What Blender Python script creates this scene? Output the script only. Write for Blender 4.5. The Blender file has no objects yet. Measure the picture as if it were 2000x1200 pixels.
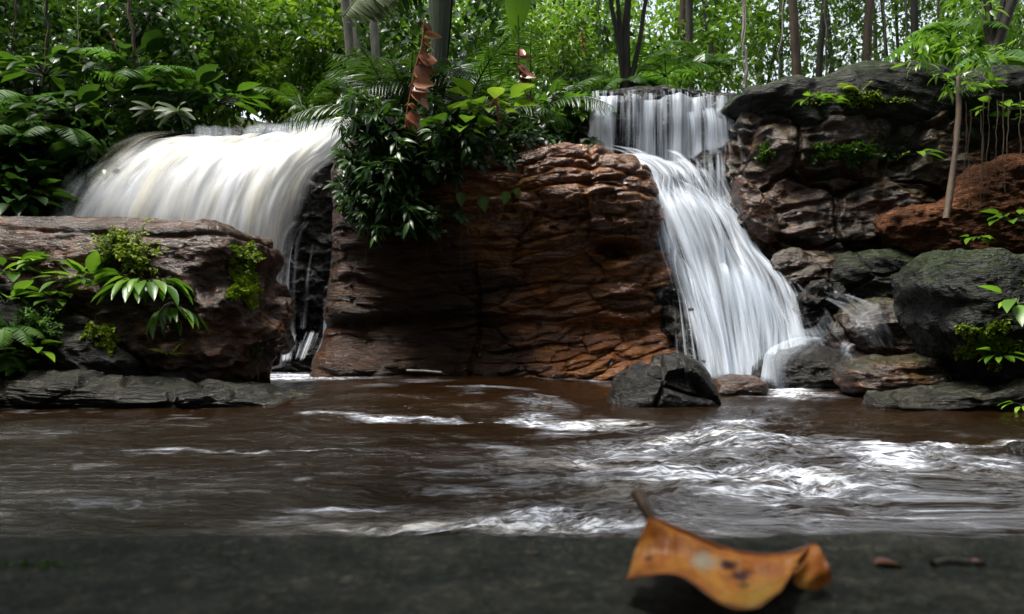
import bpy, math, random
import numpy as np
from mathutils import Vector, Matrix
from mathutils.bvhtree import BVHTree
SC = bpy.context.scene
COL = SC.collection
random.seed(7); rng = np.random.default_rng(7)

# ------------------------------------------------------------------ camera
F, CX, HY, H = 1500.0, 1000.0, 640.0, 0.57      # focal length in photo pixels, eye height over the water
cam = bpy.data.cameras.new('camera'); camo = bpy.data.objects.new('camera', cam); COL.objects.link(camo)
camo.location = (0, 0, H); camo.rotation_euler = (math.pi/2, 0, 0)
cam.sensor_width = 36; cam.lens = 27; cam.shift_y = 0.02
cam.clip_start = 0.05; cam.clip_end = 400
cam.dof.use_dof = True; cam.dof.focus_distance = 4.8; cam.dof.aperture_fstop = 4.6
SC.camera = camo
def P(px, py, Y): return Vector(((px-CX)/F*Y, Y, H+(HY-py)/F*Y))
def PN(a):
    a = np.asarray(a, float)
    return np.stack([(a[..., 0]-CX)/F*a[..., 2], a[..., 2], H+(HY-a[..., 1])/F*a[..., 2]], -1)

# ------------------------------------------------------------------ light
EXPOSURE = 2.15
SUN_DIR = Vector((-0.30, -0.06, 1.0)).normalized()
SKY_STRENGTH, SUN_STRENGTH = 0.10, 2.5
w = bpy.data.worlds.new('World'); SC.world = w; w.use_nodes = True
nt = w.node_tree; bg = nt.nodes['Background']
sky = nt.nodes.new('ShaderNodeTexSky'); sky.sky_type = 'NISHITA'; sky.sun_disc = False
sky.sun_elevation = math.asin(SUN_DIR.z); sky.sun_rotation = math.atan2(SUN_DIR.x, SUN_DIR.y)
bw = nt.nodes.new('ShaderNodeRGBToBW'); mx = nt.nodes.new('ShaderNodeMix'); mx.data_type = 'RGBA'; mx.inputs[0].default_value = 0.75
nt.links.new(sky.outputs[0], bw.inputs[0]); nt.links.new(sky.outputs[0], mx.inputs[6]); nt.links.new(bw.outputs[0], mx.inputs[7])
nt.links.new(mx.outputs[2], bg.inputs[0]); bg.inputs[1].default_value = SKY_STRENGTH
sl = bpy.data.lights.new('sun', 'SUN'); sl.energy = SUN_STRENGTH; sl.angle = math.radians(24.0); sl.color = (1, 0.96, 0.88)
so = bpy.data.objects.new('sun', sl); COL.objects.link(so); so.rotation_euler = (-SUN_DIR).to_track_quat('-Z', 'Y').to_euler()
SC.view_settings.view_transform = 'Standard'; SC.view_settings.look = 'None'
SC.view_settings.exposure = EXPOSURE; SC.view_settings.gamma = 1.0
SC.render.engine = 'CYCLES'
cy = SC.cycles; cy.use_denoising = True; cy.max_bounces = 7; cy.transparent_max_bounces = 24
cy.diffuse_bounces = 3; cy.glossy_bounces = 3; cy.transmission_bounces = 3; cy.sample_clamp_indirect = 6
cy.caustics_reflective = False; cy.caustics_refractive = False

# ------------------------------------------------------------------ numpy noise
_rs = np.random.RandomState(3); _PERM = _rs.permutation(256).astype(np.int64); _PERM = np.concatenate([_PERM]*4)
_G = _rs.normal(size=(256, 3)); _G /= np.linalg.norm(_G, axis=1)[:, None]
def perlin(p):
    p = np.asarray(p, float); i = np.floor(p).astype(np.int64); f = p-i; i &= 255
    u = f*f*f*(f*(f*6-15)+10); r = 0
    for dx in (0, 1):
        wx = u[:, 0] if dx else 1-u[:, 0]
        for dy in (0, 1):
            wy = u[:, 1] if dy else 1-u[:, 1]
            for dz in (0, 1):
                wz = u[:, 2] if dz else 1-u[:, 2]
                h = _PERM[_PERM[_PERM[(i[:, 0]+dx) & 255]+((i[:, 1]+dy) & 255)]+((i[:, 2]+dz) & 255)]
                g = _G[h]
                r = r+wx*wy*wz*(g[:, 0]*(f[:, 0]-dx)+g[:, 1]*(f[:, 1]-dy)+g[:, 2]*(f[:, 2]-dz))
    return r*1.6
def fbm(p, s=(1, 1, 1), o=4, off=0.0, gain=0.5):
    p = np.asarray(p, float)*np.asarray(s, float)+off; a = 1.0; r = 0
    for k in range(o):
        r = r+a*perlin(p); p = p*2.03+17.3; a *= gain
    return r
def ridge(p, s=(1, 1, 1), o=3, off=0.0):
    p = np.asarray(p, float)*np.asarray(s, float)+off; a = 1.0; r = 0
    for k in range(o):
        r = r+a*(1-np.abs(perlin(p))*2); p = p*2.03+11.1; a *= 0.5
    return r/1.75
def cellc(p, s=(1, 1, 1), off=0.0):
    """distance to the border between the two nearest cells, 0 on the crack"""
    p = np.asarray(p, float)*np.asarray(s, float)+off; i = np.floor(p).astype(np.int64)
    d1 = np.full(len(p), 9.0); d2 = np.full(len(p), 9.0); hv = np.zeros(len(p))
    for dx in (-1, 0, 1):
        for dy in (-1, 0, 1):
            for dz in (-1, 0, 1):
                c = i+np.array([dx, dy, dz]); q = c & 255
                h = _PERM[_PERM[_PERM[q[:, 0]]+q[:, 1]]+q[:, 2]]
                pt = c+0.5+0.45*_G[h]; d = np.linalg.norm(p-pt, axis=1)
                nw = d < d1; d2 = np.where(nw, d1, np.minimum(d2, d)); hv = np.where(nw, h/255.0, hv); d1 = np.where(nw, d, d1)
    return d2-d1, hv
def sstep(a, b, x):
    t = np.clip((x-a)/(b-a), 0, 1); return t*t*(3-2*t)

# ------------------------------------------------------------------ mesh helpers
def mesh_np(name, V, Fc, mat, smooth=True, uv=None, attrs=None):
    """V (n,3), Fc list of (m,k) int arrays"""
    me = bpy.data.meshes.new(name)
    if not isinstance(Fc, (list, tuple)): Fc = [Fc]
    nl = sum(f.size for f in Fc); nf = sum(len(f) for f in Fc)
    me.vertices.add(len(V)); me.vertices.foreach_set('co', np.asarray(V, np.float32).ravel())
    me.loops.add(nl); loops = np.concatenate([f.ravel() for f in Fc]).astype(np.int32)
    me.loops.foreach_set('vertex_index', loops)
    me.polygons.add(nf)
    tot = np.concatenate([np.full(len(f), f.shape[1]) for f in Fc]); st = np.concatenate([[0], np.cumsum(tot)[:-1]])
    me.polygons.foreach_set('loop_start', st.astype(np.int32))
    me.polygons.foreach_set('use_smooth', np.full(nf, bool(smooth)))
    if uv is not None:
        l = me.uv_layers.new(name='UVMap'); l.data.foreach_set('uv', np.asarray(uv, np.float32)[loops].ravel())
    for k, a in (attrs or {}).items():
        at = me.attributes.new(k, 'FLOAT', 'POINT'); at.data.foreach_set('value', np.asarray(a, np.float32))
    me.update(); me.validate()
    for m in (mat if isinstance(mat, (list, tuple)) else [mat]): me.materials.append(m)
    return me
def link(name, me, parent=None):
    o = bpy.data.objects.new(name, me); COL.objects.link(o)
    if parent: o.parent = parent
    return o
def tag(o, label=None, cat=None, group=None, kind=None):
    if label: o['label'] = label
    if cat: o['category'] = cat
    if group: o['group'] = group
    if kind: o['kind'] = kind
    return o
def empty(name, loc=(0, 0, 0), label=None, cat=None, group=None):
    o = bpy.data.objects.new(name, None); COL.objects.link(o); o.location = loc; o.empty_display_size = 0.1
    return tag(o, label, cat, group)
def dup(root, loc, rz=0.0, sc=1.0, label=None, group=None, tilt=(0, 0)):
    def cp(o, par):
        c = o.copy(); COL.objects.link(c); c.parent = par
        for ch in list(o.children): cp(ch, c)
        return c
    r = cp(root, None); r.location = loc; r.rotation_euler = (tilt[0], tilt[1], rz); r.scale = (sc,)*3 if not hasattr(sc, '__len__') else sc
    if label: r['label'] = label
    if group: r['group'] = group
    return r
def gridf(nu, nv, wrap=False):
    """quads of a grid with index i*nv+j, i<nu"""
    i = np.arange(nu if wrap else nu-1)[:, None]; j = np.arange(nv-1)[None, :]; i2 = (i+1) % nu
    return np.stack([i*nv+j, i2*nv+j, i2*nv+j+1, i*nv+j+1], -1).reshape(-1, 4)
def cat_interp(C, n, closed=False):
    """Catmull-Rom resample of control rows C (k,d...) to n rows"""
    C = np.asarray(C, float); k = len(C)
    t = np.linspace(0, k if closed else k-1, n, endpoint=not closed); i = np.floor(t).astype(int)
    if not closed: i = np.minimum(i, k-2)
    f = (t-i).reshape((-1,)+(1,)*(C.ndim-1))
    g = (lambda q: C[q % k]) if closed else (lambda q: np.where(((q < 0) | (q >= k)).reshape(f.shape), 2*C[np.clip(q, 0, k-1)]-C[np.clip(2*np.clip(q, 0, k-1)-q, 0, k-1)], C[np.clip(q, 0, k-1)]))
    p0, p1, p2, p3 = g(i-1), g(i), g(i+1), g(i+2)
    return 0.5*((2*p1)+(-p0+p2)*f+(2*p0-5*p1+4*p2-p3)*f**2+(-p0+3*p1-3*p2+p3)*f**3)
def vnormals(V, Fq):
    n = np.cross(V[Fq[:, 2]]-V[Fq[:, 0]], V[Fq[:, 3]]-V[Fq[:, 1]]); N = np.zeros_like(V)
    for k in range(4): np.add.at(N, Fq[:, k], n)
    return N/np.maximum(np.linalg.norm(N, axis=1), 1e-12)[:, None]
def tube(pts, rad, seg=8, bark=0.0, off=0.0):
    """verts, quads of a tapered tube"""
    pts = np.asarray(pts, float); n = len(pts); rad = np.broadcast_to(np.asarray(rad, float), (n,))
    T = np.gradient(pts, axis=0); T /= np.maximum(np.linalg.norm(T, axis=1), 1e-9)[:, None]
    ref = np.array([0, 1.0, 0.01]) if abs(T[0][1]) < .8 else np.array([1.0, 0, 0])
    A = np.cross(T, ref); A /= np.maximum(np.linalg.norm(A, axis=1), 1e-9)[:, None]; B = np.cross(T, A)
    a = np.linspace(0, 2*math.pi, seg, endpoint=False)
    V = pts[:, None]+rad[:, None, None]*(np.cos(a)[None, :, None]*A[:, None]+np.sin(a)[None, :, None]*B[:, None])
    V = V.reshape(-1, 3)
    if bark:
        r = np.repeat(rad, seg); c = np.repeat(pts, seg, axis=0); V = c+(V-c)*(1+bark*fbm(V, (9, 9, 2), 3, off))[:, None]
    i = np.arange(n-1)[:, None]; j = np.arange(seg)[None]; j2 = (j+1) % seg
    Q = np.stack([i*seg+j, i*seg+j2, (i+1)*seg+j2, (i+1)*seg+j], -1).reshape(-1, 4)
    V = np.concatenate([V, pts[-1:]+T[-1:]*rad[-1], pts[:1]]); m = n*seg
    jj = np.arange(seg); cap = np.stack([(n-1)*seg+jj, (n-1)*seg+(jj+1) % seg, np.full(seg, m), np.full(seg, m)], -1)
    return V, Q, cap[:, :3]
class Acc:
    def __init__(s): s.V = []; s.F = {}; s.A = []; s.n = 0
    def add(s, V, Fs, a=0.5):
        V = np.asarray(V, float)
        for f in Fs:
            f = np.asarray(f)
            if len(f): s.F.setdefault(f.shape[1], []).append(f+s.n)
        s.V.append(V); s.A.append(np.broadcast_to(np.asarray(a, float), (len(V),))); s.n += len(V)
    def tube(s, pts, rad, seg=6, bark=0.0, a=0.5):
        V, Q, C = tube(pts, rad, seg, bark, s.n*0.01); s.add(V, [Q, C], a)
    def build(s, name, mat, parent=None, smooth=True):
        me = mesh_np(name, np.concatenate(s.V), [np.concatenate(f) for f in s.F.values()], mat, smooth, attrs={'tint': np.concatenate(s.A)})
        return link(name, me, parent)

# ------------------------------------------------------------------ materials
class NT:
    def __init__(s, name):
        s.m = bpy.data.materials.new(name); s.m.use_nodes = True; s.t = s.m.node_tree
        s.t.nodes.clear(); s.out = s.t.nodes.new('ShaderNodeOutputMaterial')
    def n(s, typ, **kw):
        o = s.t.nodes.new(typ)
        for k, v in kw.items():
            if k.startswith('_'): setattr(o, k[1:], v)
            else:
                inp = o.inputs[int(k[1:])] if k[0] == 'i' and k[1:].isdigit() else o.inputs[k.replace('__', ' ')]
                if isinstance(v, bpy.types.NodeSocket): s.t.links.new(v, inp)
                else: inp.default_value = v
        return o
    def link(s, a, b): s.t.links.new(a, b)
    def noise(s, vec, scale, detail=4, rough=.55, dist=0.0):
        return s.n('ShaderNodeTexNoise', Vector=vec, Scale=scale, Detail=detail, Roughness=rough, Distortion=dist).outputs[0]
    def ramp(s, fac, stops):
        r = s.n('ShaderNodeValToRGB', Fac=fac); e = r.color_ramp.elements
        while len(e) < len(stops): e.new(0.5)
        for k, (p, c) in enumerate(stops):
            e[k].position = p; e[k].color = (c, c, c, 1) if not hasattr(c, '__len__') else (*c, 1)
        return r.outputs[0]
    def math(s, op, a, b=0.0, c=None, clamp=False):
        o = s.n('ShaderNodeMath', _operation=op, _use_clamp=clamp, i0=a, i1=b)
        if c is not None:
            if isinstance(c, bpy.types.NodeSocket): s.link(c, o.inputs[2])
            else: o.inputs[2].default_value = c
        return o.outputs[0]
    def mix(s, f, a, b, mode='MIX'):
        o = s.n('ShaderNodeMix', _data_type='RGBA', _blend_type=mode)
        for sock, v in ((o.inputs[0], f), (o.inputs[6], a), (o.inputs[7], b)):
            if isinstance(v, bpy.types.NodeSocket): s.link(v, sock)
            else: sock.default_value = v if not hasattr(v, '__len__') else ((*v, 1) if len(v) == 3 else v)
        return o.outputs[2]
    def scale(s, vec, sx, sy, sz): return s.n('ShaderNodeMapping', Vector=vec, Scale=(sx, sy, sz)).outputs[0]
    def bump(s, h, dist, strength=1.0, nrm=None):
        o = s.n('ShaderNodeBump', Height=h, Distance=dist, Strength=strength)
        if nrm: s.link(nrm, o.inputs['Normal'])
        return o.outputs[0]

def rock_mat(name, cols, strata=1.0, rough=(.18, .5), bump=.03, moss=0.0, scale=1.6, pits=0.0, spec=.5, dark_tone=False, wet=0.0):
    """cols: dark, mid, light, accent; strata >1 stretches the pattern along the bedding"""
    k = NT(name); g = k.n('ShaderNodeNewGeometry'); pos = g.outputs['Position']
    v = k.scale(pos, 1/strata, 1/strata, strata**.5)
    n1 = k.noise(v, scale, 8, .62, .4); n2 = k.noise(v, scale*4.3, 7, .65, .3); n3 = k.noise(pos, scale*22, 4, .6)
    c = k.ramp(n1, [(.30, cols[0]), (.47, cols[1]), (.60, cols[2]), (.74, cols[3])])
    c2 = k.ramp(n2, [(.32, cols[0]), (.50, cols[1]), (.70, cols[3])])
    c = k.mix(.45, c, c2)
    c = k.mix(k.ramp(n3, [(.38, .0), (.7, .55)]), c, cols[2])
    n4 = k.noise(k.scale(v, 1, 1, 1.8), scale*7, 5, .6, .6); crease = k.math('ABSOLUTE', k.math('SUBTRACT', n4, .5))
    lay = k.noise(k.scale(pos, 1.6, 1.6, 34/ (1 if strata > 1.9 else 2.2)), 1.0, 5, .6, .5)
    if strata > 1.4: c = k.mix(k.ramp(lay, [(.32, .6), (.44, 0.0)]), c, cols[0])
    c = k.mix(k.ramp(crease, [(.0, .6), (.025, 0.0)]), c, cols[0])
    if dark_tone:                                     # near-black tone mixed over part of the rock, mostly its left
        sa = k.n('ShaderNodeAttribute', _attribute_name='dark_tone').outputs['Fac']
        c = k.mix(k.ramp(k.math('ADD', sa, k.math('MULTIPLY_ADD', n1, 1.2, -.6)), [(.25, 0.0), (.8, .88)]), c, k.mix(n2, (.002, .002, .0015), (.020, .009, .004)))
    if moss:
        sep = k.n('ShaderNodeSeparateXYZ', Vector=g.outputs['Normal']).outputs[2]
        mf = k.math('MULTIPLY', k.ramp(k.math('ADD', sep, k.math('MULTIPLY_ADD', n2, 1.2, -.6)), [(.35, 0.0), (.75, 1.0)]), moss)
        c = k.mix(mf, c, k.mix(n3, (.010, .018, .004), (.035, .050, .012)))
    r = k.ramp(n2, [(.35, rough[0]), (.68, rough[1])])
    hs = k.math('ADD', k.math('MULTIPLY', n2, 1.0), k.math('MULTIPLY', n3, .5))
    hs = k.math('ADD', hs, k.math('ADD', k.math('MULTIPLY', k.ramp(crease, [(.0, 0.0), (.10, 1.0)]), .55), k.math('MULTIPLY', lay, .7 if strata > 1.4 else .2)))
    if pits:
        vo = k.n('ShaderNodeTexVoronoi', Vector=k.scale(k.mix(.12, pos, k.n('ShaderNodeTexNoise', Vector=pos, Scale=3.).outputs[1]), 1.0, 1.0, 1.6), Scale=9.0).outputs[0]
        hs = k.math('ADD', hs, k.math('MULTIPLY', k.ramp(vo, [(.0, 0.0), (.28, 1.0)]), pits))
    b = k.bump(hs, bump, 1.0)
    p = k.n('ShaderNodeBsdfPrincipled', Roughness=r, Normal=b); k.link(c, p.inputs['Base Color'])
    p.inputs['Specular IOR Level'].default_value = .12
    if wet:
        p.inputs['Coat Weight'].default_value = wet
        if dark_tone: k.link(k.math('MULTIPLY_ADD', sa, -.75, wet, True), p.inputs['Coat Weight'])
        p.inputs['Coat Roughness'].default_value = .07; p.inputs['Coat IOR'].default_value = 1.5
        k.link(k.bump(k.math('ADD', n2, k.math('MULTIPLY', n1, .6)), bump*1.6, 1.0), p.inputs['Coat Normal'])
    r_ = k.math('ADD', r, .25); k.link(r_, p.inputs['Roughness'])
    k.link(p.outputs[0], k.out.inputs[0]); return k.m

def leaf_mat(name, dark, mid, bright, rough=.35, transl=.35, spec=.5):
    k = NT(name); a = k.n('ShaderNodeAttribute', _attribute_name='tint').outputs['Fac']
    oi = k.n('ShaderNodeObjectInfo').outputs['Random']
    pos = k.n('ShaderNodeNewGeometry').outputs['Position']
    n = k.noise(pos, 2.2, 3)
    f = k.math('ADD', k.math('MULTIPLY', a, .6), k.math('ADD', k.math('MULTIPLY', n, .5), k.math('MULTIPLY', oi, .15)))
    c = k.ramp(f, [(.30, dark), (.60, mid), (.95, bright)])
    p = k.n('ShaderNodeBsdfPrincipled', Roughness=rough); k.link(c, p.inputs['Base Color']); p.inputs['Specular IOR Level'].default_value = spec
    t = k.n('ShaderNodeBsdfTranslucent', Color=k.mix(.5, c, (.10, .20, .01), 'ADD'))
    m = k.n('ShaderNodeMixShader', i0=transl, i1=p.outputs[0], i2=t.outputs[0])
    k.link(m.outputs[0], k.out.inputs[0]); return k.m

def bark_mat(name, a, b, rough=.7):
    k = NT(name); tc = k.n('ShaderNodeTexCoord').outputs['Object']
    n = k.noise(k.scale(tc, 14, 14, 2.5), 1.0, 6, .65); n2 = k.noise(tc, 3.0, 4)
    c = k.mix(k.ramp(k.math('ADD', k.math('MULTIPLY', n, .6), k.math('MULTIPLY', n2, .4)), [(.35, 0.0), (.65, 1.0)]), a, b)
    p = k.n('ShaderNodeBsdfPrincipled', Roughness=rough, Normal=k.bump(n, .02)); k.link(c, p.inputs['Base Color'])
    k.link(p.outputs[0], k.out.inputs[0]); return k.m

def fall_mat(name, seed, fu=9.0, lo=.42, hi=.62, col=(.78, .86, .98), gain=1.0, sw=.85):
    """silky falling water: streaks run down the sheet (v), opacity from streaks and the sheet's own thickness"""
    k = NT(name); uv = k.n('ShaderNodeTexCoord').outputs['UV']
    at = k.n('ShaderNodeAttribute', _attribute_name='dens').outputs['Fac']
    sh = k.n('ShaderNodeMapping', Vector=uv, Location=(seed*3.7, seed*1.3, 0)).outputs[0]
    n0 = k.noise(k.scale(sh, fu*.22, .5, 1), 1, 3, .5)
    n1 = k.noise(k.scale(sh, fu, .55, 1), 1, 5, .55, .25); n2 = k.noise(k.scale(sh, fu*4.5, .8, 1), 1, 4, .6, .15)
    s = k.math('ADD', k.math('ADD', k.math('MULTIPLY', n1, .50), k.math('MULTIPLY', n2, .22)), k.math('MULTIPLY', n0, .28))
    s = k.ramp(s, [(lo, 0.0), (hi, 1.0)])
    a = k.math('ADD', k.math('MULTIPLY', at, .62), k.math('MULTIPLY', k.math('SUBTRACT', s, .5), sw))
    a = k.math('MULTIPLY', k.math('MULTIPLY', a, k.ramp(at, [(0, 0.0), (.25, 1.0)])), gain, clamp=True)
    d = k.n('ShaderNodeBsdfDiffuse', Color=(*col, 1)); t = k.n('ShaderNodeBsdfTranslucent', Color=(*col, 1))
    m1 = k.n('ShaderNodeMixShader', i0=.45, i1=d.outputs[0], i2=t.outputs[0])
    gl = k.n('ShaderNodeBsdfGlossy', Roughness=.45); m2 = k.n('ShaderNodeMixShader', i0=.05, i1=m1.outputs[0], i2=gl.outputs[0])
    tr = k.n('ShaderNodeBsdfTransparent'); m3 = k.n('ShaderNodeMixShader', i0=a, i1=tr.outputs[0], i2=m2.outputs[0])
    k.link(m3.outputs[0], k.out.inputs[0]); return k.m

M = {}
BLK = (.010, .008, .007)
M['rust'] = rock_mat('wet_rust_sandstone', [(.012, .005, .003), (.12, .036, .007), (.46, .140, .012), (.66, .31, .04)], 2.2, (.07, .24), .05, 0, 1.5, .7, .55, dark_tone=True, wet=1.0)
M['dark'] = rock_mat('wet_black_rock', [(.003, .003, .003), (.007, .006, .005), (.016, .012, .009), (.040, .027, .019)], 1.3, (.06, .26), .05, 0, 1.8, 0, .32, wet=.4)
M['boulder'] = rock_mat('wet_brown_boulder', [(.007, .004, .003), (.032, .012, .005), (.12, .038, .009), (.30, .11, .025)], 1.6, (.07, .26), .04, .08, 1.5, .2, .42, wet=.7)
M['grey'] = rock_mat('grey_green_cliff_stone', [(.003, .0035, .003), (.008, .009, .007), (.020, .021, .017), (.055, .056, .056)], 1.5, (.2, .45), .05, .6, 1.1, 0, .2, wet=.12)
M['redgrey'] = rock_mat('dark_red_cliff_stone', [(.003, .003, .0025), (.012, .008, .005), (.08, .027, .008), (.27, .09, .020)], 1.5, (.09, .35), .06, .4, .9, .1, .35, wet=.6)
M['clay'] = rock_mat('orange_clay_bank', [(.012, .006, .004), (.05, .020, .009), (.14, .055, .024), (.22, .10, .05)], 1.4, (.5, .8), .04, 0, 1.6)
M['ledge'] = rock_mat('dark_grey_ledge_stone', [(.005, .005, .005), (.013, .012, .011), (.032, .027, .022), (.080, .062, .045)], 2.0, (.15, .45), .05, .2, 1.7, 0, .3, wet=.3)
M['slab'] = rock_mat('grey_slab_stone', [(.010, .013, .010), (.045, .052, .044), (.13, .13, .11), (.26, .22, .15)], 2.0, (.45, .75), .012, 0, 20.0, 0, .12)
M['soil'] = rock_mat('forest_soil', [(.012, .009, .005), (.03, .022, .012), (.05, .038, .02), (.07, .06, .03)], 1.0, (.7, .9), .05, .8, 1.0)
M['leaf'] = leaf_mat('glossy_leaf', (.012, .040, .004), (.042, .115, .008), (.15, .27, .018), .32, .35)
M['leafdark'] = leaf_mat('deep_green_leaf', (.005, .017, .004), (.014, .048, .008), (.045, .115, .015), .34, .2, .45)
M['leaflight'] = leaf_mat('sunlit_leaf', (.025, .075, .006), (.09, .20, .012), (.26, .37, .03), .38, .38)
M['moss'] = leaf_mat('moss_leaf', (.04, .07, .006), (.14, .21, .01), (.34, .40, .03), .6, .3, .2)
M['fern'] = leaf_mat('fern_leaf', (.015, .05, .006), (.045, .13, .014), (.11, .23, .03), .45, .4, .3)
M['palegreen'] = leaf_mat('pale_frond', (.03, .05, .02), (.08, .11, .05), (.16, .19, .10), .5, .3, .3)
M['dead'] = leaf_mat('dead_brown_leaf', (.06, .016, .010), (.20, .06, .028), (.36, .15, .08), .3, .15, .5)
M['bark'] = bark_mat('dark_bark', (.012, .010, .008), (.05, .04, .03))
M['barkpale'] = bark_mat('pale_bark', (.10, .085, .07), (.30, .27, .23))
M['barkbrown'] = bark_mat('brown_bark', (.03, .018, .010), (.11, .07, .04))
M['stem'] = bark_mat('green_stem', (.010, .018, .007), (.035, .050, .020), .5)
M['fallA'] = fall_mat('white_water_a', 1, 8, .40, .60)
M['fallB'] = fall_mat('white_water_b', 2, 13, .42, .60)
M['fallS'] = fall_mat('smooth_white_water', 3, 4.5, .36, .66, (.93, .95, 1.0), sw=.62)
M['fallT'] = fall_mat('thin_veil_water', 9, 7, .40, .70, gain=.75, sw=.55)
M['fallC'] = fall_mat('white_water_c', 5, 20, .46, .62, gain=.8)
M['fallcream'] = fall_mat('cream_water', 8, 5, .44, .64, (.86, .80, .62), gain=.7)

SOLID_V = []; SOLID_F = []; _nv = [0]
def solid(V, Fq):
    SOLID_V.append(V); SOLID_F.append(Fq+_nv[0]); _nv[0] += len(V)
TREE = [None]
def hit(px, py, default=9.0):
    if TREE[0] is None:
        V = np.concatenate(SOLID_V); Fq = np.concatenate(SOLID_F)
        TREE[0] = BVHTree.FromPolygons(V.tolist(), Fq.tolist())
    o = Vector((0, 0, H)); d = (P(px, py, 5)-o).normalized()
    loc, n, i, dist = TREE[0].ray_cast(o, d)
    if loc is None: return P(px, py, default), Vector((0, -1, 0))
    if n.dot(d) > 0: n = -n
    return loc, n

# ------------------------------------------------------------------ rocks
def rock(name, outline, Y, T, Tb, p, mat, label, disp, nr=110, nn=420, c=None, cat='boulder', tiltY=None, group=None, store=True, dark_tone=None):
    """closed boulder: outline in the XZ plane at distance Y, swelling T towards the stream and Tb away from it"""
    O = cat_interp(PN(np.array([(a, b, Y) for a, b in outline])), 1200, True)
    seg = np.linalg.norm(np.diff(np.concatenate([O, O[:1]]), axis=0), axis=1); cum = np.concatenate([[0], np.cumsum(seg)])
    tt = np.linspace(0, cum[-1], nn, endpoint=False); O2 = np.concatenate([O, O[:1]])
    O = np.stack([np.interp(tt, cum, O2[:, k]) for k in range(3)], -1)
    C = np.array(P(c[0], c[1], Y)) if c else O.mean(0)
    th = np.linspace(0, math.pi, 2*nr+1)                              # 0 front pole, pi back pole
    th = np.linspace(0, math.pi, 4001)
    s = np.abs(np.sin(th))**(2/p); dep = np.cos(th); dep = np.sign(dep)*np.abs(dep)**(2/p)
    s[0] = s[-1] = 0; R0 = np.linalg.norm(O-C, axis=1).mean()
    al = np.concatenate([[0], np.cumsum(np.hypot(np.diff(s)*R0, np.diff(dep)*np.where(dep[1:] > 0, T, Tb)))])
    front = int(round(nr*1.35)); hlf = al[2000]
    q = np.concatenate([np.linspace(0, hlf, front, endpoint=False), np.linspace(hlf, al[-1], 2*nr+1-front)])
    s = np.interp(q, al, s); dep = np.interp(q, al, dep)
    dy = np.where(dep > 0, -dep*T, -dep*Tb)
    V = C[None, None]+(O[:, None]-C)*s[None, :, None]; V = V+np.stack([0*dy, dy, 0*dy], -1)[None]
    if tiltY: V[..., 1] += tiltY(V[..., 0], V[..., 2])
    V = V.reshape(-1, 3); Q = gridf(nn, 2*nr+1, True)
    N = vnormals(V, Q)
    if (N*(V-C)).sum() < 0: Q = Q[:, ::-1]; N = -N
    # poles share one normal
    V = V+N*disp(V, N)[:, None]
    I = np.arange(nn)*(2*nr+1)
    for k in (0, 2*nr): V[I+k] = V[I+k].mean(0)
    me = mesh_np(name, V, Q, mat, attrs={'dark_tone': dark_tone(V)} if dark_tone else None); o = link(name, me)
    tag(o, label, cat, group)
    if store: solid(V, Q)
    return o

def strata_disp(a_big=.12, a_layer=.05, zf=9., xf=1.2, a_fine=.02, off=0., tilt=0.0, crack=0.0, cs=(1.2, 1.2, 1.8)):
    def f(V, N):
        W = V.copy(); W[:, 2] = W[:, 2]+tilt*W[:, 0]+.12*fbm(V, (.7, .7, .7), 2, off+5)
        d = a_big*fbm(V, (.9, .9, 1.1), 4, off)
        d += a_layer*(ridge(W, (xf, xf, zf), 3, off+9)-.5)*1.6
        d += a_fine*fbm(V, (9, 9, 14), 4, off+3)
        if crack:
            e, hv = cellc(V+.12*np.stack([fbm(V, (2, 2, 2), 2, q) for q in (1., 7., 13.)], -1), cs, off)
            d += -crack*(1-sstep(0, .12, e))+crack*.9*(hv-.5)
        return d
    return f

# centre cliff ------------------------------------------------------
def px_of(V): return CX+F*V[:, 0]/V[:, 1], HY-F*(V[:, 2]-H)/V[:, 1]
def g2(px, py, x, y, rx, ry): return np.exp(-((px-x)/rx)**2-((py-y)/ry)**2)
def seg_d(x, y, pts):
    d = np.full(len(x), 1e9)
    for (ax, ay), (bx, by) in zip(pts[:-1], pts[1:]):
        ux, uy = bx-ax, by-ay; t = np.clip(((x-ax)*ux+(y-ay)*uy)/(ux*ux+uy*uy), 0, 1)
        d = np.minimum(d, np.hypot(x-ax-t*ux, y-ay-t*uy))
    return d
def pillow(V, s, off, warp=.25):
    """rounded bedding: swollen cushions parted by narrow crevices"""
    W = V+warp*np.stack([fbm(V, (1.1, 1.1, 1.1), 2, q+off) for q in (1., 7.)]+[.45*fbm(V, (.9, .9, 1.5), 3, 13.+off)], -1)
    e, hv = cellc(W, s, off); return np.minimum(e, .5)/.5, hv
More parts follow.
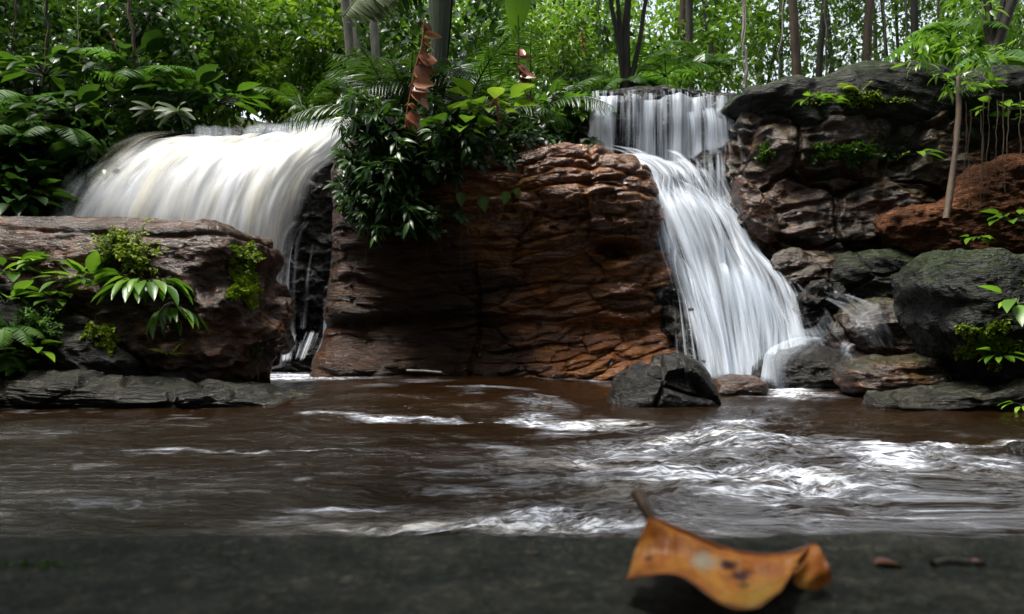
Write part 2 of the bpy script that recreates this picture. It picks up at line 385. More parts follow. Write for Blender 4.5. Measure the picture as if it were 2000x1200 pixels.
def cliff_disp(V, N):
    x, z = V[:, 0], V[:, 2]
    d = .10*fbm(V, (.8, .8, 1.2), 4, 3)
    k = .35+.65*sstep(-.9, 0.3, x)                                    # the right part is the deeply worn one
    W = V.copy(); W[:, 2] += -.14*x*sstep(-.2, 1.2, x)*sstep(2.4, .6, z)
    e, hv = pillow(W, (1.3, 1.3, 5.2), 3); d += k*(.11*np.sqrt(e)-.06+.10*(hv-.5))
    e, hv = pillow(W, (3.6, 3.6, 11), 8, .12); d += k*(.035*np.sqrt(e)+.035*(hv-.5))
    d += .018*fbm(V, (8, 8, 12), 4, 3)*k
    d += .12*sstep(1.0, 1.6, z)*sstep(0.0, .5, x)
    d += -.16*np.exp(-((z-(1.38+.28*(x-1.2)))/.10)**2)*sstep(-.2, .7, x)
    d += .22*sstep(.50, .1, z)-.10*np.exp(-((z-.62+.04*np.sin(x*2))/.07)**2)
    d += -.40*np.exp(-((x-1.08)/.20)**2-((z-1.44)/.075)**2)          # hollow
    e, hv = cellc(V, (8.5, 8.5, 10), 4); band = np.exp(-((z-(1.72+.05*x))/.25)**2)
    d += -.06*sstep(.45, .9, hv)*sstep(.12, .45, e)*band*k
    d += -.06*(1-sstep(0, .05, np.abs(x-.82-.10*fbm(V, (2, 2, 2), 2, 1))))*sstep(1.4, 1.6, z)
    d += -.05*(1-sstep(0, .04, np.abs(x+.35-.12*fbm(V, (1.5, 2, 1.5), 2, 6))))*sstep(1.5, 1.2, z)
    return d*(.35+.65*np.abs(N[:, 1]))
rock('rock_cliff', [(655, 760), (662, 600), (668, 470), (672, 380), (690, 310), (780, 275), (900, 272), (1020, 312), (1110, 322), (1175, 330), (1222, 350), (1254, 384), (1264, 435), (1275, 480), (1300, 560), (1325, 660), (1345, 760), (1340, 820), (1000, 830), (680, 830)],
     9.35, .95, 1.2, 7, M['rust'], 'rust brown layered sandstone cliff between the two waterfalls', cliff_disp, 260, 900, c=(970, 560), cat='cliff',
     dark_tone=lambda V: np.clip(sstep(.15, -.9, V[:, 0]+.5*(V[:, 2]-1.2))*1.1*sstep(-.6, .5, V[:, 2])+.9*np.exp(-((V[:, 2]-1.05)/.12)**2)*sstep(.6, -.2, V[:, 0])+.30*sstep(.6, .2, V[:, 2]), 0, 1))
# right cliff: upper overhanging slab, lower wall
def upper_disp(V, N):
    d = strata_disp(.15, .02, 4, .6, .008, 21)(V, N); x, z = V[:, 0], V[:, 2]
    d += -.14*np.exp(-((z-(2.55+.17*(x-3)))/.14)**2)+.05*ridge(V, (1.3, 1.3, 1.6), 2, 4)
    return d
rock('rock_slab', [(1425, 202), (1455, 178), (1560, 160), (1700, 150), (1850, 150), (2000, 160), (2200, 165), (2230, 300), (2100, 350), (1900, 345), (1700, 330), (1610, 315), (1540, 292), (1482, 250), (1448, 218)],
     9.1, .62, 1.8, 5, M['grey'], 'grey green overhanging rock slab with mossy top above the right cliff', upper_disp, 150, 700, c=(1780, 240), cat='rock')
rock('rock_cliff', [(1395, 320), (1425, 240), (1500, 215), (1700, 230), (2000, 240), (2250, 240), (2270, 500), (2250, 760), (1900, 760), (1700, 740), (1560, 700), (1450, 600), (1400, 470)],
     9.45, 1.0, 1.5, 5, M['redgrey'], 'dark red and green cliff wall right of the tall waterfall', strata_disp(.22, .06, 4.5, 1.0, .02, 31, -.2, .10), 190, 800, c=(1800, 480), cat='cliff')
rock('boulder', [(1440, 345), (1475, 360), (1500, 400), (1518, 440), (1515, 470), (1490, 478), (1460, 450), (1440, 400)],
     8.62, .22, .5, 3, M['boulder'], 'upright orange brown rock wedged beside the tall waterfall', strata_disp(.04, .02, 4, 2, .012, 3), 50, 200)
rock('clay_bank', [(1700, 440), (1740, 415), (1830, 400), (1900, 330), (2000, 300), (2200, 300), (2250, 520), (2000, 540), (1800, 530), (1720, 490)],
     8.35, .45, 1.2, 4, M['clay'], 'orange clay bank under the roots at the right', strata_disp(.12, .03, 4, 1, .03, 41), 80, 360, c=(1960, 430), cat='bank')
for k, (ol, Y, T, lab) in enumerate([
    ([(1500, 500), (1560, 480), (1640, 500), (1660, 545), (1620, 590), (1540, 580), (1495, 545)], 8.5, .35, 'rusty boulder at the foot of the right cliff, nearest the white cascade'),
    ([(1620, 520), (1700, 490), (1790, 500), (1820, 560), (1780, 620), (1690, 630), (1630, 590)], 8.3, .4, 'dark wet boulder at the foot of the right cliff, behind the big round boulder'),
    ([(1640, 615), (1720, 590), (1810, 610), (1850, 680), (1800, 735), (1690, 730), (1640, 680)], 7.7, .35, 'low orange stained boulder left of the big round boulder')]):
    rock('boulder', ol, Y, T, .7, 3, M['redgrey'] if k != 1 else M['grey'], lab, strata_disp(.08, .03, 5, 1.5, .015, 50+k*7, .1, .04), 60, 260, group='boulders under the right cliff')

# left fall: dark wall and lip
rock('rock_cliff', [(330, 274), (420, 266), (520, 260), (620, 252), (740, 242), (800, 260), (800, 500), (790, 760), (700, 790), (300, 790), (100, 760), (90, 560), (140, 440), (230, 330)],
     11.65, .75, 1.5, 5, M['dark'], 'black wet rock wall behind the broad left waterfall', strata_disp(.10, .06, 3.5, 1., .03, 61, 0, .05), 140, 600, c=(450, 520), cat='cliff')
rock('rock_ledge', [(470, 690), (540, 672), (600, 664), (660, 662), (760, 680), (800, 720), (780, 760), (500, 765), (450, 730)],
     10.2, .45, .8, 3, M['dark'], 'low black rock step under the thin trickles by the left waterfall', strata_disp(.07, .06, 9, 1., .02, 66), 60, 300, cat='ledge')
# cascade bed under the right fall
rock('rock_cliff', [(1120, 330), (1148, 200), (1200, 186), (1300, 184), (1400, 188), (1440, 210), (1440, 300), (1460, 400), (1440, 520), (1300, 540), (1200, 400)],
     10.1, .45, 1.6, 6, M['dark'], 'dark wet rock face behind the upper curtain of the right waterfall', strata_disp(.09, .05, 5, 1., .02, 71), 110, 500, c=(1300, 350), cat='cliff')
def bed_tilt(x, z): return -.62*(2.45-np.clip(z, -.4, 2.45))
rock('rock_cliff', [(1140, 322), (1200, 318), (1330, 318), (1420, 330), (1455, 420), (1500, 500), (1600, 560), (1680, 600), (1790, 680), (1780, 760), (1500, 800), (1300, 800), (1260, 600), (1230, 450)],
     9.75, .35, 1.5, 5, M['dark'], 'black rock bed under the sloping cascade of the right waterfall', strata_disp(.15, .09, 3.2, 1., .03, 81, .25, .08), 140, 600, c=(1400, 560), cat='cliff', tiltY=bed_tilt)
rock('boulder', [(1545, 600), (1575, 556), (1620, 560), (1660, 580), (1730, 615), (1800, 662), (1812, 700), (1740, 715), (1640, 715), (1560, 700)],
     8.1, .42, .9, 3, M['dark'], 'jagged black rock with thin water beside the foot of the right waterfall', strata_disp(.10, .07, 6, 1.5, .03, 91, -.5, .10, (3, 3, 4)), 80, 360)
rock('boulder', [(1475, 740), (1490, 705), (1530, 682), (1590, 678), (1650, 690), (1700, 715), (1740, 745), (1700, 770), (1500, 775)],
     7.55, .45, .5, 3, M['dark'], 'low dome of dark rock with water sliding over it at the foot of the falls', strata_disp(.04, .03, 5, 1., .015, 95), 60, 300)

# near boulders
def leftb(V, N):
    d = strata_disp(.045, .018, 3, .8, .010, 101, -.1, .0)(V, N); x, z = V[:, 0], V[:, 2]
    d += -.07*np.exp(-((z-1.33-.02*np.sin(3*x))/.022)**2)*sstep(-4.6, -3.5, x)*.55
    d += .05*ridge(V, (2.2, 2.2, 2.6), 3, 6)*sstep(-3.0, -2.3, x)
    d += -.10*np.exp(-((z-1.08)/.10)**2)*sstep(-2.4, -1.9, x)*.8     # notch below the rounded head
    d += .10*fbm(V, (3.4, 3.4, 4.5), 3, 8)*sstep(1.25, .8, z)
    return d
rock('boulder', [(-260, 480), (-120, 450), (0, 443), (120, 436), (250, 439), (380, 441), (440, 444), (482, 456), (508, 480), (512, 508), (496, 535), (512, 566), (534, 600), (538, 645), (522, 690), (488, 730), (450, 752), (330, 752), (150, 748), (-100, 750), (-280, 740), (-320, 600)],
     6.75, .75, 1.0, 4.2, M['boulder'], 'huge wet brown boulder at the left with a rounded head and plants on it', leftb, 230, 1000, c=(200, 590))
rock('boulder', [(-80, 640), (0, 600), (80, 590), (140, 600), (200, 630), (270, 680), (290, 720), (240, 750), (-60, 760)],
     6.05, .35, .5, 2.8, M['ledge'], 'low buff grey rock half buried in plants in front of the huge left boulder', strata_disp(.07, .04, 5, 1, .015, 111, .5, .05), 80, 340)
rock('boulder', [(-60, 575), (0, 556), (60, 553), (110, 560), (100, 580), (0, 588)], 6.0, .14, .3, 2.6, M['ledge'], 'small pale wet stone lying among the leaves at the far left', strata_disp(.015, .01, 5, 1, .006, 114), 30, 120)
def ledge_d(V, N):
    d = strata_disp(.05, .05, 11, .7, .012, 121, .06, .05, (1.6, 1.6, 4))(V, N)
    return d
rock('rock_ledge', [(-260, 745), (0, 738), (120, 722), (220, 728), (330, 742), (430, 750), (530, 758), (600, 766), (650, 776), (672, 792), (600, 812), (400, 822), (0, 818), (-260, 815)],
     5.95, .62, .5, 3.0, M['ledge'], 'long flat dark grey rock ledge along the water in front of the huge left boulder', ledge_d, 130, 900, c=(180, 775), cat='ledge')
def facet(a, s, off, base=.05):
    def f(V, N):
        e, hv = cellc(V, s, off)
        return base*fbm(V, (1.6, 1.6, 1.6), 3, off)+a*(hv-.5)-a*.4*(1-sstep(0, .1, e))+.012*ridge(V, (3, 3, 4), 2, off)+.003*fbm(V, (20, 20, 20), 3, off)
    return f
rock('boulder', [(1200, 775), (1214, 742), (1250, 714), (1300, 701), (1336, 706), (1364, 727), (1384, 772), (1388, 800), (1300, 815), (1200, 800)],
     5.85, .34, .3, 3.0, M['dark'], 'black angular boulder in the stream in front of the right waterfall', facet(.11, (2.6, 2.6, 2.6), 4, .03), 90, 400)
rock('boulder', [(1385, 755), (1400, 735), (1440, 729), (1478, 733), (1494, 752), (1490, 772), (1440, 780), (1390, 776)],
     6.55, .22, .25, 3.0, M['boulder'], 'small flat brown wet rock between the black boulder and the foam', strata_disp(.02, .01, 6, 1, .008, 131), 50, 220)
def bigr(V, N):
    d = strata_disp(.07, .015, 3, .7, .012, 141, 0, 0)(V, N)+.03*fbm(V, (5, 5, 5), 3, 2); x, z = V[:, 0], V[:, 2]
    d += .03*ridge(V, (1.2, 1.2, 1.2), 2, 3)
    d += -.12*np.exp(-((x-3.1)/.16)**2-((z-.72)/.10)**2)
    return d
rock('boulder', [(1800, 570), (1812, 530), (1840, 500), (1885, 492), (1940, 502), (2010, 508), (2150, 515), (2260, 570), (2260, 700), (2150, 770), (1970, 775), (1915, 755), (1885, 725), (1855, 680), (1820, 640), (1802, 600)],
     5.9, .55, .9, 3.2, M['grey'], 'big smooth round grey boulder undercut at its base at the right edge', bigr, 150, 700, c=(1990, 620))
rock('rock_ledge', [(1660, 725), (1720, 705), (1830, 702), (1950, 720), (2200, 740), (2200, 790), (1900, 790), (1700, 775), (1655, 755)],
     6.3, .3, .6, 3, M['redgrey'], 'brown wet rock shelf under the big round boulder', strata_disp(.04, .04, 9, 1, .012, 151), 70, 340, cat='ledge')
rock('rock_ledge', [(1705, 790), (1730, 768), (1830, 755), (1960, 748), (2250, 745), (2260, 815), (2000, 822), (1800, 818), (1720, 808)],
     5.45, .28, .5, 3, M['ledge'], 'dark rock ledge with pale wet rim lowest at the right edge of the stream', strata_disp(.04, .04, 8, 1, .012, 161, 0, .04), 80, 400, cat='ledge')
rock('boulder', [(1972, 890), (1985, 868), (2010, 870), (2060, 880), (2070, 920), (2000, 925), (1975, 910)], 3.45, .10, .12, 3, M['dark'], 'dark purple rock tip breaking the rapids at the right edge', facet(.03, (9, 9, 9), 2, .015), 30, 120)

# ------------------------------------------------------------------ ground and foreground slab
def terrain():
    xs = np.concatenate([np.linspace(-150, -22, 30), np.linspace(-21, 21, 220), np.linspace(22, 150, 30)])
    ys = np.concatenate([np.linspace(-60, -1, 20), np.linspace(-.5, 26, 220), np.linspace(27, 220, 40)])
    X, Yy = np.meshgrid(xs, ys, indexing='ij'); p = np.stack([X.ravel(), Yy.ravel(), 0*X.ravel()], -1)
    x, y = p[:, 0], p[:, 1]
    edge = 11.6+.25*np.sin(x*.8)-1.2*sstep(-5.5, -8, x)-.6*sstep(5.5, 8, x)-1.2*np.exp(-((x+.8)/1.4)**2)
    z = -.45+(3.15+.45)*sstep(edge-.5, edge+.4, y)
    bankL = sstep(-5.6, -8.5, x-.15*y+1.2); bankR = sstep(6.3, 9.0, x)
    z = np.maximum(z, -.45+bankL*(3.6+.6))
    z = np.maximum(z, -.45+bankR*(3.2))
    z = z+sstep(12, 45, y)*sstep(4, -14, x-.1*y)*8.0
    z = z+sstep(-.3, -2, y)*.9
    z = z+(z > -.3)*.25*fbm(p, (.35, .35, 1), 4, 2)
    p[:, 2] = z
    o = link('ground', mesh_np('ground', p, gridf(len(xs), len(ys)), M['soil'])); tag(o, kind='structure')
terrain()
def fslab():
    xs = np.concatenate([np.linspace(-7.5, -1.9, 60, endpoint=False), np.linspace(-1.9, 1.9, 340), np.linspace(1.93, 7.5, 60)]); t = np.linspace(0, 1, 170)
    X, T = np.meshgrid(xs, t, indexing='ij'); x = X.ravel(); t = T.ravel()
    # path over the slab: from behind the camera, along the top, over the rounded far edge down into the water
    e = .905+.02*fbm(np.stack([x, 0*x, 0*x], -1), (1.1, 1, 1), 3)
    top = t < .7; y = np.where(top, -1.6+(e+1.6)*(t/.7), e+.10*np.sin(np.clip((t-.7)/.3, 0, 1)*math.pi/2)); 
    z0 = .322; z = np.where(top, z0, z0-.9*(1-np.cos(np.clip((t-.7)/.3, 0, 1)*math.pi/2))*.8)
    p = np.stack([x, y, z], -1); z2 = .010*fbm(p, (1.5, 3.5, 1), 4, 7)+.005*ridge(p, (5, 9, 5), 4, 1)+.002*fbm(p, (30, 40, 30), 3, 1)
    p[:, 2] += z2*np.where(top, 1, .4)
    V = p; Q = gridf(len(xs), 170)
    o = link('rock_slab', mesh_np('rock_slab', V, Q[:, ::-1], M['slab'])); tag(o, 'flat dark grey rock slab across the bottom of the photo under the orange leaf', 'rock')
    solid(V, Q)
fslab()

# ------------------------------------------------------------------ stream
def blob_foam(px, py):
    f = np.zeros(len(px))
    L = [(560, 738, 70, 9, .95), (660, 746, 110, 8, .6), (820, 762, 90, 6, .35), (740, 775, 60, 5, .3), (960, 778, 110, 5, .45), (1090, 800, 60, 9, .4), (900, 792, 60, 6, .25), (1010, 800, 50, 10, .25),
         (1050, 824, 60, 12, .9), (1170, 832, 100, 14, .75), (1130, 846, 80, 10, .5), (1420, 838, 70, 14, .75), (1340, 858, 100, 14, .75), (1260, 878, 110, 14, .6), (1460, 870, 60, 22, .5), (1620, 868, 60, 12, .5), (1700, 885, 90, 12, .8), (1560, 880, 120, 16, .45),
         (1760, 905, 90, 16, .55), (1900, 872, 140, 6, .9), (1840, 882, 120, 8, .5), (1500, 950, 170, 26, .50), (1330, 930, 200, 22, .40), (1150, 900, 120, 16, .38), (1540, 766, 45, 9, .95), (1600, 775, 90, 8, .4), (1500, 775, 60, 7, .4),
         (1600, 1010, 400, 40, .24), (1800, 950, 250, 40, .24), (1010, 1030, 260, 14, .55), (1050, 1010, 120, 10, .3), (680, 998, 120, 8, .5), (560, 1025, 70, 16, .35), (720, 1040, 130, 7, .45), (820, 1034, 160, 6, .5), (240, 1020, 90, 8, .25), (200, 985, 180, 14, .22),
         (320, 884, 120, 3, .55), (560, 882, 180, 2.5, .6), (130, 902, 50, 5, .3), (100, 840, 70, 4, .3), (70, 805, 90, 4, .4), (370, 815, 40, 4, .35), (800, 730, 35, 2.5, .7), (1160, 745, 70, 5, .45), (1080, 745, 90, 4, .3), (1230, 755, 60, 6, .4), (980, 880, 40, 14, .45), (640, 940, 25, 4, .5), (1950, 910, 60, 10, .4), (420, 960, 160, 10, .22), (860, 920, 160, 8, .22), (880, 960, 160, 12, .2)]
    for x, y, rx, ry, s in L: f = np.maximum(f, s*np.exp(-((px-x)/rx)**2-((py-y)/ry)**2)) if s > .6 else f+s*np.exp(-((px-x)/rx)**2-((py-y)/ry)**2)*(1-f)
    # bright lip line where the low slide meets the pool
    f += .16*sstep(860, 930, py)*sstep(600, 1200, px)+.05*sstep(850, 900, py)
    d = seg_d(px, py, [(590, 808), (700, 814), (850, 821), (1000, 827), (1090, 826)]); f = np.maximum(f, .60*np.exp(-(d/4.0)**2))
    return f
def water():
    xs = np.linspace(-9.5, 9.5, 900)
    ys = 1.0/np.linspace(1/.75, 1/13.5, 820)
    X, Yy = np.meshgrid(xs, ys, indexing='ij'); x = X.ravel(); y = Yy.ravel(); p = np.stack([x, y, 0*x], -1)
    px = CX+F*x/y; py = HY+F*H/y
    fo = blob_foam(px+(38*fbm(p, (2.2, 2.2, 1), 4, 2))*np.clip(5/y, .5, 1.5), py+5.5*fbm(p, (3, 4, 1), 5, 9)*np.clip(6/y, .5, 2))
    wp = p.copy(); wp[:, 0] += .30*fbm(p, (.9, .9, 1), 3, 4); wp[:, 1] += .16*fbm(p, (.9, .9, 1), 3, 8)
    rap = sstep(.15, .7, fo)
    turb = np.exp(-((px-1500)/480)**2-((py-900)/75)**2)+.45*np.exp(-((px-900)/300)**2-((py-1010)/40)**2)+.25
    turb = np.clip(turb, 0, 1)
    z = .022*turb*ridge(wp, (1.6, 2.8, 1), 4, 3)+.024*turb*fbm(wp, (3.5, 8, 1), 5, 5)+.007*fbm(wp, (2.5, 10, 1), 4, 1)+.012*rap*fbm(wp, (14, 22, 1), 3, 6)+.005*turb*fbm(p, (24, 40, 1), 2, 6)
    # low slide: smooth tongue of water over a hidden sill
    s = np.exp(-((px-850)/270)**4)
    z += .085*s*sstep(818, 786, py)*sstep(10.5, 6.5, y)+.03*s*np.exp(-((py-790)/9)**2)
    z -= .02*s*np.exp(-((py-822)/6)**2)
    z += .035*np.exp(-((px-1425)/80)**2-((py-852)/22)**2)+.03*np.exp(-((px-1480)/80)**2-((py-880)/16)**2)+.03*np.exp(-((px-1800)/90)**2-((py-893)/12)**2)
    p[:, 2] = z
    k = NT('tannin_stream_water'); at = k.n('ShaderNodeAttribute', _attribute_name='foam').outputs['Fac']
    uv = k.n('ShaderNodeTexCoord').outputs['UV']
    n1 = k.noise(k.scale(uv, 2.2, 5.5, 1), 1, 9, .66, .5); n2 = k.noise(k.scale(uv, 7, 20, 1), 1, 6, .65, .4); n3 = k.noise(k.scale(uv, 1.0, 3.0, 1), 1, 3)
    fine = k.noise(k.scale(uv, 18, 55, 1), 1, 4, .6, .5)
    st = k.math('ADD', k.math('ADD', k.math('MULTIPLY', n1, .34), k.math('MULTIPLY', n2, .38)), k.math('MULTIPLY', fine, .28))
    a = k.math('MULTIPLY', k.math('SUBTRACT', st, .51), 6.5)
    fac = k.math('ADD', k.math('MULTIPLY', at, 1.0), k.math('MULTIPLY', a, k.math('ADD', k.math('MULTIPLY', at, 1.1), .06)))
    fac = k.ramp(fac, [(.16, 0.0), (.52, .13), (1.0, .8)])
    brown = k.mix(n3, (.003, .0014, .0004), (.014, .0060, .0014))
    b = k.bump(k.math('ADD', k.math('MULTIPLY', n1, .6), k.math('ADD', k.math('MULTIPLY', n2, .3), k.math('MULTIPLY', fine, .15))), .032, 1.0)
    wpn = k.n('ShaderNodeBsdfPrincipled', Roughness=.09, Normal=b); k.link(brown, wpn.inputs['Base Color']); wpn.inputs['IOR'].default_value = 1.33
    foam = k.n('ShaderNodeBsdfPrincipled', Roughness=.6, Normal=b); k.link(k.mix(k.ramp(n3, [(.52, 0.0), (.75, .8)]), (.66, .70, .80), (.66, .60, .46)), foam.inputs['Base Color'])
    m = k.n('ShaderNodeMixShader', i0=fac, i1=wpn.outputs[0], i2=foam.outputs[0]); k.link(m.outputs[0], k.out.inputs[0])
    uvc = np.stack([wp[:, 0], wp[:, 1]], -1)
    o = link('water', mesh_np('water', p, gridf(len(xs), len(ys)), k.m, uv=uvc, attrs={'foam': fo})); tag(o, kind='structure')
    # calm stream above the falls
    xs = np.linspace(-5.5, 5.5, 90); ys = np.linspace(11.3, 30, 60); X, Yy = np.meshgrid(xs, ys, indexing='ij')
    p = np.stack([X.ravel(), Yy.ravel(), 0*X.ravel()], -1); p[:, 2] = 3.30+.02*fbm(p, (1.5, 1.5, 1), 3)
    o = link('water', mesh_np('water', p, gridf(90, 60), k.m, uv=p[:, :2], attrs={'foam': np.zeros(len(p))})); tag(o, kind='structure')
water()

# ------------------------------------------------------------------ falling water
def sheet(name, ctrl, parent, mat, nu=90, nv=140, fold=.03, lift=0.0, seed=0, edge=(.08, .08, .06, .06), dmul=1.0):
    """ctrl[s][k] = (px, py, Y, thickness) : streamlines s across, k down the flow"""
    C = np.array(ctrl, float); W = np.concatenate([PN(C[..., :3]), C[..., 3:4]], -1)
    W = cat_interp(W, nu); W = cat_interp(np.swapaxes(W, 0, 1), nv); W = np.swapaxes(W, 0, 1)          # nu, nv, 4
    V = W[..., :3].reshape(-1, 3); de = np.clip(W[..., 3], 0, 1.6)
    du = np.linalg.norm(np.diff(W[..., :3], axis=0), axis=2).mean(1); u = np.concatenate([[0], np.cumsum(du)])
    dv = np.linalg.norm(np.diff(W[..., :3], axis=1), axis=2).mean(0); v = np.concatenate([[0], np.cumsum(dv)])
    U, Vv = np.meshgrid(u, v, indexing='ij')
    a = np.linspace(0, 1, nu)[:, None]; b = np.linspace(0, 1, nv)[None]
    wob = .03*perlin(np.stack([np.tile(b, (nu, 1)).ravel()*9, 0*V[:, 0]+seed, 0*V[:, 0]], -1)).reshape(nu, nv)
    f = sstep(0, edge[0]+1e-6, a+wob)*sstep(0, edge[1]+1e-6, 1-a+wob)*sstep(0, edge[2]+1e-6, b)*sstep(0, edge[3]+1e-6, 1-b)
    de = de*f*dmul
    Q = gridf(nu, nv); N = vnormals(V, Q)
    if N[:, 1].mean() > 0: N = -N; Q = Q[:, ::-1]
    st = fbm(np.stack([U.ravel()*3.2, Vv.ravel()*.5, 0*U.ravel()+seed], -1), o=3)
    V = V+N*(lift+fold*st)[:, None]
    me = mesh_np(name, V, Q, mat, uv=np.stack([U.ravel(), Vv.ravel()], -1), attrs={'dens': de.ravel()})
    return link(name, me, parent)
WL = empty('waterfall', P(400, 700, 10), 'broad white waterfall pouring off the lip at the left behind the huge boulder', 'waterfall')
WL.location = (0, 0, 0)
main = [
    [(400, 284, 10.6, .4), (320, 272, 10.4, .5), (235, 280, 10.1, .6), (160, 322, 9.8, .8), (100, 392, 9.6, .8), (70, 470, 9.5, .8), (80, 640, 9.5, .8), (78, 730, 9.5, .8)],
    [(430, 286, 10.6, .9), (375, 284, 10.35, 1.2), (320, 296, 10.0, 1.3), (262, 345, 9.7, 1.3), (222, 410, 9.5, 1.3), (200, 490, 9.45, 1.2), (190, 640, 9.45, 1.2), (190, 730, 9.45, 1.2)],
    [(500, 282, 10.7, .9), (455, 285, 10.35, 1.4), (405, 305, 10.0, 1.5), (360, 350, 9.7, 1.4), (330, 420, 9.5, 1.4), (315, 500, 9.45, 1.3), (310, 640, 9.45, 1.3), (310, 730, 9.45, 1.3)],
    [(590, 268, 10.8, .8), (540, 282, 10.4, 1.3), (490, 310, 10.05, 1.4), (450, 356, 9.75, 1.3), (425, 424, 9.6, 1.3), (415, 500, 9.55, 1.3), (420, 640, 9.55, 1.2), (420, 730, 9.5, 1.2)],
    [(670, 240, 10.9, .7), (620, 268, 10.5, 1.1), (570, 305, 10.1, 1.2), (530, 355, 9.85, 1.1), (505, 424, 9.7, 1.1), (498, 510, 9.65, 1.1), (505, 640, 9.65, 1.0), (510, 725, 9.6, 1.0)],
    [(730, 226, 10.9, .6), (690, 258, 10.6, .9), (640, 300, 10.3, .9), (590, 345, 10.05, .75), (562, 420, 9.9, .6), (548, 510, 9.85, .55), (548, 640, 9.8, .5), (550, 720, 9.75, .5)],
    [(750, 232, 10.9, .4), (715, 270, 10.7, .5), (670, 305, 10.5, .5), (620, 340, 10.2, .3), (600, 420, 10.1, .2), (585, 510, 10.1, .2), (580, 640, 10.0, .2), (582, 715, 9.95, .2)]]
sheet('curtain', main, WL, M['fallS'], 170, 170, .09, 0, 1, (.16, .1, .04, .0), 1.2)
sheet('curtain', main, WL, M['fallS'], 170, 170, .09, .08, 4, (.16, .1, .05, .0), .5)
sheet('curtain', main, WL, M['fallcream'], 150, 150, .05, .12, 6, (.3, .3, .2, .0), .62)
lipw = [[(345, 250, 10.9, .5), (350, 262, 10.6, .5), (355, 292, 10.45, .4)], [(450, 250, 10.9, .5), (455, 262, 10.6, .5), (450, 288, 10.45, .5)], [(560, 243, 10.9, .6), (555, 254, 10.6, .6), (530, 285, 10.45, .6)], [(640, 236, 10.9, .7), (625, 250, 10.6, .7), (600, 275, 10.4, .7)], [(730, 222, 10.9, .7), (700, 240, 10.6, .8), (660, 270, 10.4, .8)]]
sheet('lip_flow', lipw, WL, M['fallT'], 120, 40, .03, .05, 9, (.1, .1, .45, .3), .9)
def trickle(pts, w0, w1, d, mat='fallB', parent=WL, seed=0, nm='trickle', fold=.015):
    L = [[(x-w0-(w1-w0)*i/(len(pts)-1), y, Y, d*.5) for i, (x, y, Y) in enumerate(pts)], [(x, y, Y-.03, d*1.3) for x, y, Y in pts], [(x+w0+(w1-w0)*i/(len(pts)-1), y, Y, d*.5) for i, (x, y, Y) in enumerate(pts)]]
    return sheet(nm, L, parent, M[mat], 24, 100, fold, 0, seed, (.35, .35, .06, .05))
trickle([(652, 440, 9.4), (655, 500, 9.38), (645, 580, 9.35), (640, 665, 9.3)], 9, 18, 1.0, seed=2)
trickle([(662, 390, 9.4), (655, 430, 9.4), (653, 470, 9.4), (650, 520, 9.4)], 5, 9, .7, seed=12)
trickle([(612, 470, 9.6), (603, 520, 9.6), (598, 570, 9.5), (590, 650, 9.45)], 5, 12, .55, seed=3)
trickle([(585, 430, 9.8), (560, 470, 9.8), (550, 560, 9.7), (555, 690, 9.6)], 26, 34, .5, seed=5)
trickle([(560, 560, 9.7), (575, 600, 9.6), (600, 575, 9.6), (640, 620, 9.5)], 8, 12, .3, seed=7)
sheet('foot_cascade', [[(500, 668, 9.6, .3), (480, 700, 9.4, .6), (470, 735, 9.2, .8)], [(560, 662, 9.6, .5), (550, 690, 9.45, .6), (545, 722, 9.25, .8)], [(625, 660, 9.6, .5), (615, 688, 9.45, .5), (600, 722, 9.25, .6)], [(672, 660, 9.6, .3), (665, 690, 9.45, .3), (660, 722, 9.25, .3)]], WL, M['fallC'], 90, 60, .06, .14, 3, (.15, .15, .15, .15), .65)

WR = empty('waterfall', (0, 0, 0), 'tall stepped white waterfall right of centre, curtain above and sloping cascade below', 'waterfall')
up = [[(x, 184, 9.75, d*.5), (x, 192, 9.58, d*.8), (x+(x-1290)*.01, 225, 9.5, d), (x+(x-1290)*.015, 270, 9.48, d*.95), (x+(x-1290)*.02, y2, 9.45, d*1.1)] for x, d, y2 in
      [(1150, .35, 308), (1165, .95, 310), (1190, 1.0, 312), (1212, .25, 316), (1234, .35, 318), (1254, 1.1, 320), (1275, .75, 320), (1296, .45, 322), (1318, .95, 322), (1345, 1.0, 318), (1370, .5, 300), (1395, .9, 295), (1418, .6, 290), (1436, .3, 288)]]
up = [[(x, y+(0 if q else 4)+3*math.sin(x*.09)*(1 if q == 1 else 0), Y, d) for q, (x, y, Y, d) in enumerate(r)] for r in up]
sheet('upper_curtain', up, WR, M['fallA'], 220, 90, .07, 0, 11, (.03, .03, .05, .06), .95)
sheet('upper_curtain', up, WR, M['fallC'], 220, 90, .05, .05, 14, (.03, .03, .05, .06), .65)
tier = [[(1322, 222, 9.5, .0), (1330, 255, 9.4, .3), (1335, 320, 9.35, .5)], [(1345, 215, 9.45, .6), (1350, 250, 9.35, .7), (1352, 320, 9.3, .6)], [(1380, 210, 9.45, .7), (1385, 245, 9.35, .7), (1385, 310, 9.3, .6)], [(1418, 208, 9.45, .7), (1424, 240, 9.35, .8), (1424, 300, 9.3, .6)], [(1440, 215, 9.45, .2), (1444, 245, 9.35, .3), (1440, 300, 9.3, .3)]]
sheet('middle_curtain', tier, WR, M['fallB'], 90, 70, .04, 0, 21, (.08, .08, .12, .12), .7)
